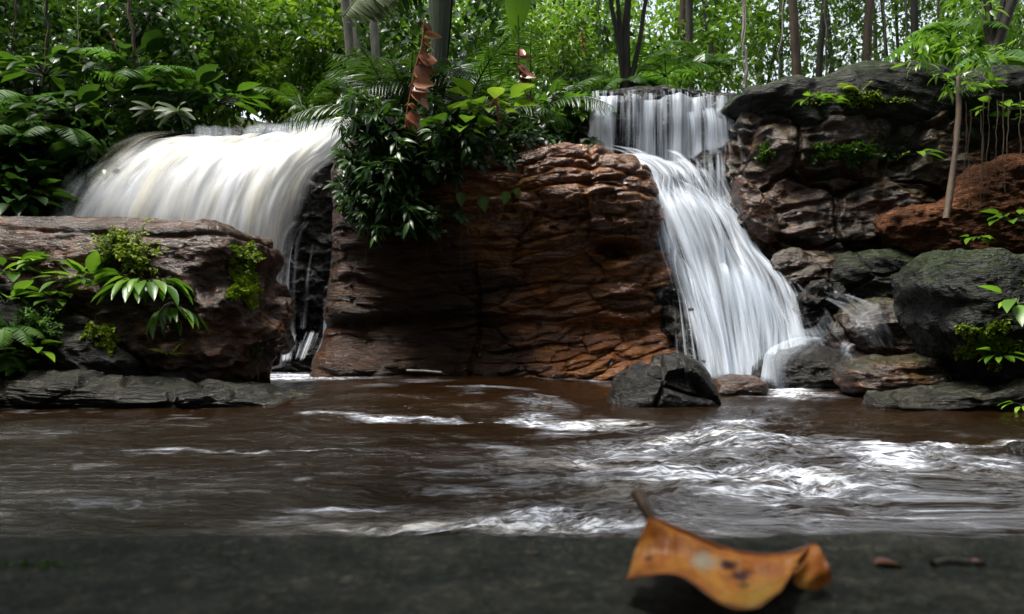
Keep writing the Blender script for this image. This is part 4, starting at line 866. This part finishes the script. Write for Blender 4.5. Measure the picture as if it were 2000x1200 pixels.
def fan(name, loc, R, label, mat='palegreen', n=11, tilt=.5):
    a = Acc()
    for k in range(n):
        q = math.radians(-20+220*k/(n-1)); d = np.array([math.cos(q), -tilt, math.sin(q)*.8-.35])
        scatter(a, 'blade', [(0, 0, 0)], [d], [(0, -1, .6)], R*rng.uniform(.85, 1.05), .6+rng.normal()*.1, 2.6)
    a.tube(curve((0, .25, -.25), (0, -.6, .8), .36, .1, 5), .006, 5)
    o = a.build(name, M[mat]); tag(o, label, 'plant'); o.location = loc; return o
fan('fan_leaf', P(808, 262, 8.2), .26, 'pale fan shaped palm leaf in the dark centre bushes')
fan('fan_leaf', P(300, 215, 10.6), .28, 'pale drooping fan leaf left of the lip of the left waterfall', tilt=.9, n=8)
fan('fan_leaf', P(348, 218, 10.5), .30, 'pale drooping fan leaf nearest the lip of the left waterfall', tilt=.9, n=8)
fan('fan_leaf', P(120, 205, 10.3), .25, 'pale drooping fan leaf among the ferns on the left bank', tilt=.9, n=8)

# dead torn leaves ----------------------------------------------------
def deadleaf(name, pts, Y, wid, label, nstrip=15, side=1, parent=None):
    c = cat_interp(PN(np.array([(x, y, Y) for x, y in pts])), 60); a = Acc(); a.tube(c, np.linspace(.012, .005, 60), 6, a=.35)
    for k in range(nstrip):
        for e in range(3):
            i = int(np.clip((k+rng.uniform(0, 1))/nstrip*59, 0, 59)); sg = side if rng.random() < .85 else -side
            wk = wid*(math.sin(math.pi*min(1, (k+1.5)/(nstrip+1)))**.5)*rng.uniform(.55, 1.0)*(1 if sg == side else .35)
            scatter(a, 'broad', [c[i]], [(sg*rng.uniform(.6, 1), rng.uniform(-.5, .2), rng.uniform(-1.1, -.1))], [unit(rng.normal(size=3)*.6+np.array([0, -1, .5]))], wk, np.clip(.5+rng.normal()*.3, 0, 1), rng.uniform(.7, 1.25))
    o = a.build(name, M['dead'], parent)
    if not parent: tag(o, label, 'dead leaf')
    pass
    return o
deadleaf('dead_leaf', [(830, 40), (824, 90), (812, 130), (802, 180), (794, 225), (792, 252)], 7.6, .25, 'long torn red brown dead leaf hanging upright in front of the thick stalk', 11)
deadleaf('dead_leaf', [(1012, 95), (1013, 130), (1018, 160), (1030, 190)], 8.0, .2, 'brown dead leaf hanging down above the centre bushes, right of the thick stalk', 5)
deadleaf('dead_leaf', [(968, 188), (955, 215), (945, 250)], 8.2, .07, 'small brown withered leaf spray just above the bright heart leaves', 7)
deadleaf('dead_leaf', [(968, 188), (972, 220), (975, 250)], 8.2, .06, 'small brown withered leaf tuft right beside the withered spray above the heart leaves', 6)
deadleaf('dead_leaf', [(1136, 60), (1138, 85), (1145, 105)], 9.2, .09, 'small curled brown dead leaf hanging left of the right waterfall', 3)
deadleaf('dead_leaf', [(216, 66), (222, 82), (228, 98)], 10.3, .07, 'small brown dead leaf hanging high over the left bank', 3)
def bigleaf():
    a = Acc(); scatter(a, 'broad', [P(1008, -60, 8.3)], [(.03, 0, -1)], [(0.3, -1, 0)], .72, .55, .8); a.tube(np.array([P(1012, 30, 8.32), P(1014, 100, 8.3)]), .008, 5)
    tag(a.build('hanging_leaf', M['leaf']), 'large green folded leaf hanging from the top edge right of the thick stalk', 'leaf')
bigleaf()
def blurleaf():
    a = Acc(); c = curve(P(790, -60, 7.2), (-1, -.1, -.25), .75, 1.0, 12); a.tube(c, .008, 5); frond(a, c, .28, .7, 26, 'blade', .3, 2.2, 1.0, .05)
    tag(a.build('palm_frond', M['palegreen']), 'pale grey green palm frond drooping from the top edge by the pale trunks', 'palm frond')
blurleaf()

# ---- ferns -----------------------------------------------------------
FN = [(60, 215, 10.6, 1.1, 1.0, 'large dark green fern high on the left bank', 'fern', 9), (275, 165, 11.2, 1.15, 1.3, 'large light green fern spreading its fronds above the left waterfall', 'fern', 8),
      (110, 258, 10.0, .8, .6, 'bright fern arching over the left bank below the large dark fern', 'fern', 8), (20, 262, 9.8, .7, .7, 'small fern at the far left edge of the bank', 'fern', 8),
      (1300, 150, 11.2, .9, .8, 'fern standing behind the lip of the right waterfall', 'fern', 9), (1375, 125, 12.0, .9, .9, 'dark fern behind the right end of the waterfall lip', 'leafdark', 9),
      (1235, 165, 11.0, .7, .7, 'small fern left behind the lip of the right waterfall', 'fern', 8),
      (1860, 75, 10.5, 1.0, .8, 'large bright fern at the top right above the cliff', 'fern', 10), (1950, 120, 9.8, .8, .7, 'fern at the top right corner overhanging the cliff', 'fern', 9), (1780, 160, 9.2, .3, .6, 'tiny fern on the rim of the grey rock slab', 'fern', 6)]
for px, py, Y, L, up, lab, mt, n in FN:
    place(fern('fern', n, L, L*.24, mt, lab, up=up, tint=.6, npin=32), P(px, py, Y), rng.uniform(0, 6))
loc, n_ = hit(1680, 182, 8.6)
place(fern('fern', 8, .34, .07, 'moss', 'bright yellow green fern on the rim of the grey rock slab', up=1.4, tint=.7, arc=(.3, 3.6), out=(-.3, -.3, .3), npin=26), loc)

# ---- left bank big leaves ---------------------------------------------
LB = [(70, 290, 10.0, .9), (50, 350, 9.8, 1.0), (10, 300, 9.9, .9), (120, 235, 10.2, .9), (70, 320, 10.2, .9), (215, 235, 10.8, .8), (45, 385, 9.6, .8), (40, 405, 9.5, .9), (150, 250, 10.8, .9), (290, 245, 11, .6), (-20, 380, 9.5, 1.), (200, 215, 10.8, 1.), (90, 150, 11, 1.1), (350, 200, 11.2, 1.0), (430, 205, 11.8, 1.1), (230, 140, 11.4, 1.2)]
lbp = [rosette('leafy_plant', 22, .36, 'broad', 'leafdark', up=.5, out=(0, -.6, .0), tint=.6, wid=.8, petiole=.9), rosette('leafy_plant', 26, .32, 'lance', 'leaf', up=.7, out=(0, -.6, 0), tint=.4, wid=1.5, petiole=.8)]
LB.sort(); cnt = [0, 0]
for i, (px, py, Y, sc) in enumerate(LB):
    k = i % 2; lab = f'glossy {"broad dark" if k == 0 else "long mid green"} leaved plant on the left bank, {ORD[cnt[k]]} from the left'; cnt[k] += 1
    if i > 1: dup(lbp[k], P(px, py, Y), rng.uniform(-.7, .7), sc*1.2, lab, 'leafy plants on the left bank')
    else: place(lbp[k], P(px, py, Y), 0, sc*1.2); lbp[k]['label'] = lab; lbp[k]['group'] = 'leafy plants on the left bank'

# ---- plants on the huge left boulder ------------------------------------
def on(o, px, py, off=.0, dz=0.0, sc=1.0, default=6.2):
    loc, n = hit(px, py, default); o.location = loc+n*off+Vector((0, 0, dz)); o.scale = (sc,)*3; return o
def bushlet(name, R, n, size, mat, label, kind='small', cat='plant', tint=.6, flat=.6, wid=1.0):
    r = empty(name, (0, 0, 0), label, cat); a = Acc(); s_ = Acc()
    for k in range(n):
        d = unit(rng.normal(size=3)*np.array([1, .5, .8])+np.array([0, -.45, .35])); c = curve((rng.normal()*R*.25, 0, rng.normal()*R*.15), d, R*rng.uniform(.5, 1.1), .5, 7, .12)
        s_.tube(c, .0022, 4); m = 16; tt = rng.uniform(.15, 1, m)*6; i = np.minimum(tt.astype(int), 5); pos = c[i]+(c[i+1]-c[i])*(tt-i)[:, None]+rnd(m, R*.04)
        scatter(a, kind, pos, unit(rnd(m)+np.array([0, -.3, .2])+(c[-1]-c[0])/R*.6), unit(UP+rnd(m, .5)+np.array([0, -.4, 0])), size*rng.uniform(.6, 1.3, m), np.clip(tint+rng.normal(size=m)*.2, 0, 1), wid)
    a.build('foliage', M[mat], r); s_.build('stem', M['stem'], r); return r
on(bushlet('moss_fern', .26, 60, .035, 'moss', 'bright yellow green bushy moss fern on top of the huge left boulder', 'lance', wid=1.5), 268, 495, .02)
on(bushlet('moss_fern', .17, 40, .032, 'moss', 'smaller lobe of bright moss fern left of the bushy one on the boulder', 'lance', wid=1.5, tint=.45), 225, 480, .02)
o = rosette('leafy_plant', 46, .25, 'broad', 'leaf', 'glossy broad leaved green plant spilling over the middle of the huge left boulder', up=.35, out=(.55, -.7, -.25), tint=.65, wid=.62, droop=.5, petiole=.9); on(o, 290, 545, .02)
o = rosette('leafy_plant', 20, .24, 'broad', 'leaf', 'lower glossy leaf cluster hanging right beneath the broad leaved boulder plant', up=.1, out=(.75, -.7, -.55), tint=.7, wid=.55, petiole=.7); on(o, 330, 590, .02)
o = rosette('leafy_plant', 9, .26, 'lance', 'leaf', 'slender sapling with long upright leaves on the left boulder', up=1.4, out=(-.1, -.2, .2), tint=.7, wid=1.3); on(o, 172, 560, .03)
on(bushlet('moss_fern', .16, 46, .03, 'moss', 'moss tuft just under the rounded head of the huge left boulder', tint=.35), 470, 510, 0)
def mosspatch(label, cx, cy, rx, ry, n, size=.016, tint=.6, mat='moss', group=None):
    a = Acc(); P_, N_ = [], []
    for k in range(n):
        q = rng.uniform(0, 6.28); r = math.sqrt(rng.random())*(.8+.35*math.sin(q*5+1))
        l, m = hit(cx+rx*r*math.cos(q), cy+ry*r*math.sin(q), 6.2)
        if l.z > .02: P_.append(l); N_.append(m)
    P_ = np.array(P_); N_ = np.array(N_); m = len(P_); d = unit(N_*.9+rnd(m, .6)+np.array([0, 0, .1]))
    med = np.median(P_[:, 1]); kk = np.abs(P_[:, 1]-med) < .35; P_, N_, d = P_[kk], N_[kk], d[kk]; m = len(P_)
    scatter(a, 'small', P_, d, unit(np.cross(d, rnd(m))), size*rng.uniform(.5, 1.5, m), np.clip(tint+rng.normal(size=m)*.2, 0, 1))
    return tag(a.build('moss_patch', M[mat]), label, 'moss', group)
mosspatch('bright green moss patch on the shoulder of the huge left boulder', 482, 558, 42, 42, 2600, .03)
mosspatch('narrow strip of moss in the notch under the rounded head of the left boulder', 478, 500, 34, 26, 900, .026, .35)
mosspatch('small moss spot low on the right end of the huge left boulder', 500, 685, 9, 12, 260, .024, .4)
mosspatch('moss streaks running down the left boulder above the tiny plant', 212, 660, 22, 30, 700, .025, .45)
o = rosette('leafy_plant', 7, .11, 'broad', 'leaflight', 'tiny bright green plant low on the left boulder just above the ledge', up=1.0, out=(0, -.3, .2), tint=.6, petiole=.5); on(o, 334, 700, .02)
for px, py, L, nn, kd, mt, lab in ((20, 540, .22, 16, 'broad', 'leaf', 'broad leaved plant at the left edge beside the small pale stone'), (110, 585, .18, 18, 'broad', 'leaf', 'low leafy plant right of the small pale stone on the left boulder'), (140, 560, .20, 10, 'lance', 'leaf', 'narrow leaved plant between the pale stone and the sapling'),
                                  (75, 520, .16, 10, 'lance', 'leaflight', 'small narrow leaved plant above the small pale stone'), (60, 690, .22, 14, 'lance', 'leaf', 'long leaved plant low at the left edge above the ledge'), (45, 730, .14, 12, 'lance', 'leaflight', 'low tuft of narrow leaves on the ledge at the far left'), (10, 600, .2, 14, 'broad', 'leaf', 'leafy plant just below the small pale stone at the left edge')):
    on(rosette('leafy_plant', nn, L, kd, mt, lab, up=.8, out=(0, -.5, .1), tint=.6, wid=.9 if kd == 'broad' else 1.4, petiole=.6), px, py, .03)
on(fern('fern', 9, .34, .085, 'fern', 'fresh green fern at the left edge in front of the buff rock', up=.7, out=(.2, -.6, .1), tint=.8), 25, 640, .03)
on(fern('fern', 8, .30, .07, 'fern', 'fern hanging lower at the left edge just above the flat ledge', up=.5, out=(.3, -.6, 0), tint=.7), 10, 700, .03)
on(bushlet('moss_fern', .2, 40, .03, 'fern', 'small leaved creeper between the ferns and the buff rock', tint=.7), 70, 640, .02)
on(bushlet('moss_fern', .12, 26, .028, 'moss', 'trailing small leaved creeper on the buff rock at the left', tint=.5), 190, 655, .02)

# ---- right side -----------------------------------------------------------
mosspatch('band of small round leaved creeper across the right cliff', 1660, 300, 85, 22, 900, .05, .35, 'leaf')
mosspatch('small creeper patch left of the leafy band on the right cliff', 1495, 300, 20, 22, 160, .045, .4, 'leaf')
mosspatch('moss on the rim of the grey rock slab around the bright fern', 1660, 195, 110, 16, 900, .03, .4)
mosspatch('moss on the lower belly of the big round right boulder', 1930, 670, 70, 45, 1500, .03, .3)
for px, py, L, nn, kd, mt, lab in ((1590, 195, .16, 14, 'broad', 'leaf', 'leafy plant hanging from the left part of the grey slab rim'), (1625, 205, .13, 12, 'heart', 'leaf', 'small heart leaved plant on the slab rim right of the hanging one'), (1785, 300, .20, 12, 'lance', 'leaf', 'thin leaved plant hanging in the middle of the right cliff'),
                                  (1985, 595, .22, 14, 'lance', 'leaflight', 'bright narrow leaved plant hanging on the big round boulder at the right edge'), (1955, 690, .12, 14, 'broad', 'leaf', 'small leafy plant low on the big round boulder'), (1995, 800, .13, 14, 'lance', 'leaflight', 'tuft of bright grass leaves on the lowest right ledge'),
                                  (1905, 462, .15, 16, 'broad', 'leaf', 'low plant behind the top of the big round boulder'), (1975, 440, .24, 20, 'broad', 'leaf', 'larger leafy plant on the clay bank at the right edge'), (1980, 250, .25, 18, 'broad', 'leafdark', 'dark leafy plant under the cliff rim at the right edge'), (1945, 215, .3, 18, 'lance', 'leaf', 'drooping long leaved plant over the cliff rim near the right edge'), (1885, 180, .25, 16, 'lance', 'leaf', 'drooping narrow leaved plant over the rim beside the grey sapling')):
    on(rosette('leafy_plant', nn, L, kd, mt, lab, up=.6, out=(0, -.6, -.1), tint=.6, wid=.9 if kd == 'broad' else 1.4, petiole=.7), px, py, .04)
# leaning grey sapling and hanging roots
def sapling():
    r = empty('sapling', P(1848, 425, 7.7), 'thin leaning grey sapling in front of the right cliff', 'tree'); a = Acc()
    pts = cat_interp(np.array([P(1848, 428, 7.7), P(1858, 360, 7.75), P(1866, 290, 7.8), P(1872, 220, 7.9), P(1872, 150, 8.0)]), 24)-np.array(r.location); a.tube(pts, np.linspace(.034, .022, 24), 10, .2); a.build('trunk', M['barkpale' if 0 else 'barkbrown'], r)
    b = Acc(); cl = pts[-1]+rnd(14, .22)+np.array([0, 0, .15]); clumps(b, cl, .14, 16, 'lance', .13, .5); b.build('crown', M['leaf'], r)
sapling()
def hang(name, x, y0, y1, Y, r, lab, grp, mat='barkbrown', sw=.03):
    n = 16; t = np.linspace(0, 1, n); pts = np.array([P(x, y0+(y1-y0)*q, Y) for q in t]); pts += np.cumsum(rng.normal(size=(n, 3)), 0)*sw*.25*np.array([1, .6, 0]); a = Acc(); a.tube(pts, np.linspace(r, r*.6, n), 5, .15)
    return tag(a.build(name, M[mat]), lab, 'root' if name == 'hanging_root' else 'vine', grp)
xs_ = sorted([1885, 1897, 1913, 1925, 1932, 1948, 1957, 1968, 1990])
for i, x in enumerate(xs_): hang('hanging_root', x, 175+rng.uniform(0, 40), rng.uniform(380, 470), 8.0-.1*rng.random(), .006, f'thin brown root hanging over the clay bank, {ORD[i]} from the left', 'hanging roots over the clay bank')
for i, (x, y0, y1) in enumerate([(905, 370, 530), (918, 430, 520), (938, 340, 440), (1013, 380, 465), (830, 400, 520), (862, 400, 500), (715, 400, 520)][:7]):
    hang('hanging_root', x, y0, y1, 8.2, .004, f'fine root hanging in front of the centre cliff, at {["left centre", "just right of the left centre", "beneath the heart leaves", "farthest right", "the dark left part", "below the dark bushes", "far left near the trickle"][i]}', 'fine roots in front of the centre cliff')
for i, (x, Y, m, r) in enumerate([(30, 11.5, 'barkbrown', .015), (92, 11.2, 'barkbrown', .025), (150, 10.8, 'barkpale', .008), (248, 10.9, 'barkbrown', .03), (1110, 10.8, 'bark', .02), (1165, 11, 'bark', .012), (1452, 10.5, 'barkpale', .03), (1460, 10.4, 'barkpale', .012), (1532, 10.6, 'barkpale', .012), (1610, 11, 'bark', .015), (1725, 12, 'bark', .02), (1765, 11.4, 'bark', .022), (1840, 11, 'bark', .02)]):
    hang('vine', x, -60, 185 if x > 300 else 170, Y, r, f'{"pale" if m == "barkpale" else "dark"} liana hanging in front of the forest, {ORD[i]} from the left', 'lianas hanging in front of the forest', m, .06)
# dark forked trees
for px, py, Y, lab in ((1222, 178, 10.9, 'dark forked small tree standing right behind the lip of the right waterfall'), (1938, 110, 9.9, 'dark leaning forked tree at the top right')):
    r = empty('tree', P(px, py+10, Y), lab, 'tree'); a = Acc(); cl = []
    for k in range(4):
        c = curve((rng.normal()*.03, 0, 0), (rng.uniform(-.25, .3), rng.normal()*.1, 1), 2.6, -.1, 14, .03); a.tube(c, np.linspace(.085 if k == 0 else .04, .02, 14), 8, .15); cl += [c[-1], c[-2], c[-4]]
    a.build('trunk', M['bark'], r); b = Acc(); clumps(b, np.array(cl), .3, 60, 'broad', .13, .5); b.build('crown', M['leaf'], r)
# pale stick in the water edge
a = Acc(); a.tube(np.array([P(795, 728, 8.05), P(830, 729, 8.0), P(862, 732, 7.95)])+np.array([0, 0, .02]), .014, 6, .2); tag(a.build('stick', M['barkpale']), 'pale stick lying at the waterline below the centre cliff', 'stick')

# ================================================================== the orange leaf
def drymat():
    k = NT('orange_dry_leaf'); tc = k.n('ShaderNodeTexCoord'); uv = tc.outputs['UV']; ob = tc.outputs['Object']
    n = k.noise(ob, 26, 5); n2 = k.noise(ob, 90, 4)
    c = k.ramp(n, [(.30, (.26, .07, .012)), (.46, (.52, .17, .018)), (.66, (.66, .31, .045))])
    def spot(u, v, ru, rv, col, c, s=.35):
        m = k.n('ShaderNodeMapping', Vector=uv, Location=(-u/ru, -v/rv, 0), Scale=(1/ru, 1/rv, 0)).outputs[0]
        l = k.n('ShaderNodeVectorMath', _operation='LENGTH', i0=m).outputs['Value']; l = k.math('ADD', l, k.math('MULTIPLY_ADD', n2, 1.3, -.65))
        return k.mix(k.ramp(l, [(s, 1.0), (1.0, 0.0)]), c, col)
    c = spot(.40, .42, .075, .20, (.50, .42, .30), c); c = spot(.49, .30, .04, .10, (.045, .012, .01), c); c = spot(.56, .38, .045, .12, (.05, .012, .01), c); c = spot(.60, .52, .03, .08, (.06, .015, .01), c); c = spot(.16, .55, .03, .07, (.10, .03, .01), c); c = spot(.56, .82, .03, .06, (.45, .33, .06), c)
    c = spot(.70, .78, .16, .5, (.42, .24, .03), c, .2)
    c = k.mix(k.ramp(n2, [(.35, .25), (.6, 0.0)]), c, (.10, .03, .008))
    su = k.n('ShaderNodeSeparateXYZ', Vector=uv); ph = k.math('ADD', k.math('MULTIPLY', su.outputs[0], 14.0), k.math('MULTIPLY', su.outputs[1], -3.0))
    vein = k.ramp(k.math('ABSOLUTE', k.math('SUBTRACT', k.math('FRACT', ph), .5)), [(.0, 1.0), (.07, 0.0)])
    c = k.mix(k.math('MULTIPLY', vein, .06), c, (.20, .07, .015)); c = k.mix(k.ramp(k.math('ADD', su.outputs[1], k.math('MULTIPLY_ADD', n2, .16, -.08)), [(.90, 0.0), (.97, .8)]), c, (.10, .03, .008))
    p = k.n('ShaderNodeBsdfPrincipled', Roughness=.45, Normal=k.bump(k.math('SUBTRACT', k.math('MULTIPLY', n, .6), k.math('MULTIPLY', vein, .15)), .004)); k.link(c, p.inputs['Base Color'])
    t = k.n('ShaderNodeBsdfTranslucent', Color=c); m = k.n('ShaderNodeMixShader', i0=.25, i1=p.outputs[0], i2=t.outputs[0]); k.link(m.outputs[0], k.out.inputs[0]); return k.m
def dryleaf():
    r = empty('fallen_leaf', (0, 0, 0), 'curled orange brown fallen leaf with dark spots lying on the near rock slab', 'leaf')
    # stations along the leaf: near edge, midrib, far edge
    S = [((1226, 1128, .700), (1268, 1008, .735), (1262, 1030, .77)),
         ((1224, 1134, .675), (1300, 1022, .735), (1300, 1045, .79)),
         ((1262, 1124, .655), (1340, 1040, .735), (1345, 1070, .81)),
         ((1310, 1118, .640), (1385, 1062, .735), (1395, 1090, .82)),
         ((1355, 1142, .625), (1430, 1076, .735), (1440, 1105, .82)),
         ((1405, 1178, .612), (1478, 1084, .735), (1485, 1112, .82)),
         ((1460, 1192, .612), (1520, 1084, .735), (1525, 1112, .81)),
         ((1510, 1168, .630), (1556, 1078, .735), (1555, 1105, .79)),
         ((1540, 1130, .665), (1578, 1070, .735), (1580, 1090, .77)),
         ((1552, 1112, .700), (1592, 1062, .735), (1600, 1075, .76))]
    C = np.array(S, float); C = np.stack([C[:, 0], C[:, 0]*.5+C[:, 1]*.5+np.array([-6, 6, .012]), C[:, 1], C[:, 2]], 1)
    W = PN(C); W = cat_interp(W, 90); W = np.swapaxes(cat_interp(np.swapaxes(W, 0, 1), 60), 0, 1)
    V = W.reshape(-1, 3); V = V+np.stack([0*V[:, 0], .0025*fbm(V, (30, 30, 30), 3, 3), .0018*fbm(V, (40, 40, 40), 2, 8)], -1)
    U, Vv = np.meshgrid(np.linspace(0, 1, 90), np.linspace(1.5, 0, 60), indexing='ij')
    dm = drymat(); me = mesh_np('blade', V, gridf(90, 60), dm, uv=np.stack([U.ravel(), np.abs(Vv.ravel()-.5)], -1)); o = link('blade', me, r); o.modifiers.new('s', 'SOLIDIFY').thickness = .0012
    S2 = [((1548, 1118, .690), (1570, 1092, .71), (1590, 1063, .735)), ((1548, 1138, .70), (1578, 1110, .705), (1604, 1072, .72)), ((1566, 1147, .70), (1596, 1120, .70), (1616, 1094, .71)), ((1600, 1152, .70), (1618, 1130, .70), (1624, 1112, .70)), ((1622, 1146, .70), (1629, 1136, .70), (1630, 1126, .70))]
    W = PN(np.array(S2, float)); W = cat_interp(W, 40); W = np.swapaxes(cat_interp(np.swapaxes(W, 0, 1), 30), 0, 1); V = W.reshape(-1, 3); V[:, 1] += .006*np.sin(V[:, 0]*90)
    me = mesh_np('curled_tip', V, gridf(40, 30), dm, uv=np.tile(np.array([[.05, .9]]), (len(V), 1))); o = link('curled_tip', me, r); o.modifiers.new('s', 'SOLIDIFY').thickness = .0012
    a = Acc(); a.tube(cat_interp(PN(np.array([(1244, 962, .755), (1249, 973, .75), (1261, 995, .74), (1271, 1014, .735)], float)), 12), np.linspace(.0068, .0042, 12), 8, .15); a.build('leaf_stalk', M['barkbrown'], r)
    a = Acc(); a.tube(cat_interp(PN(np.array([(1271, 1011, .733), (1340, 1039, .733), (1430, 1075, .733), (1520, 1083, .733), (1592, 1062, .733)], float)), 40), np.linspace(.0022, .0008, 40), 6); o = a.build('midrib', M['dead'], r)
dryleaf()
a = Acc(); a.tube(cat_interp(np.array([P(1822, 1107, .70), P(1850, 1100, .705), P(1893, 1103, .70)]), 10)+np.array([0, 0, .002]), .0035, 6, .2); tag(a.build('twig', M['bark']), 'dark twig lying blurred on the near slab at the right', 'twig')
for (x, y, L, q, lab) in ((1745, 1108, .04, .15, 'reddish brown leaf scrap lying on the near slab left of the twig'), (1915, 1104, .018, .3, 'small brown leaf scrap at the right end of the twig on the near slab'), (1046, 1085, .010, .1, 'tiny dark leaf crumb on the near slab left of the orange leaf')):
    l, n = hit(x, y, .7); a = Acc(); scatter(a, 'broad', [l+Vector((-L*.5, 0, .004))], [(1, .2, 0)], [(0, 0, 1)], L, q); tag(a.build('leaf_scrap', M['dead']), lab, 'leaf')
mosspatch('few blurred green specks on the near slab at the left', 60, 1108, 110, 6, 60, .006, .3, 'leaf')
print('LEAFS', sum(len(m.vertices) for m in bpy.data.meshes))
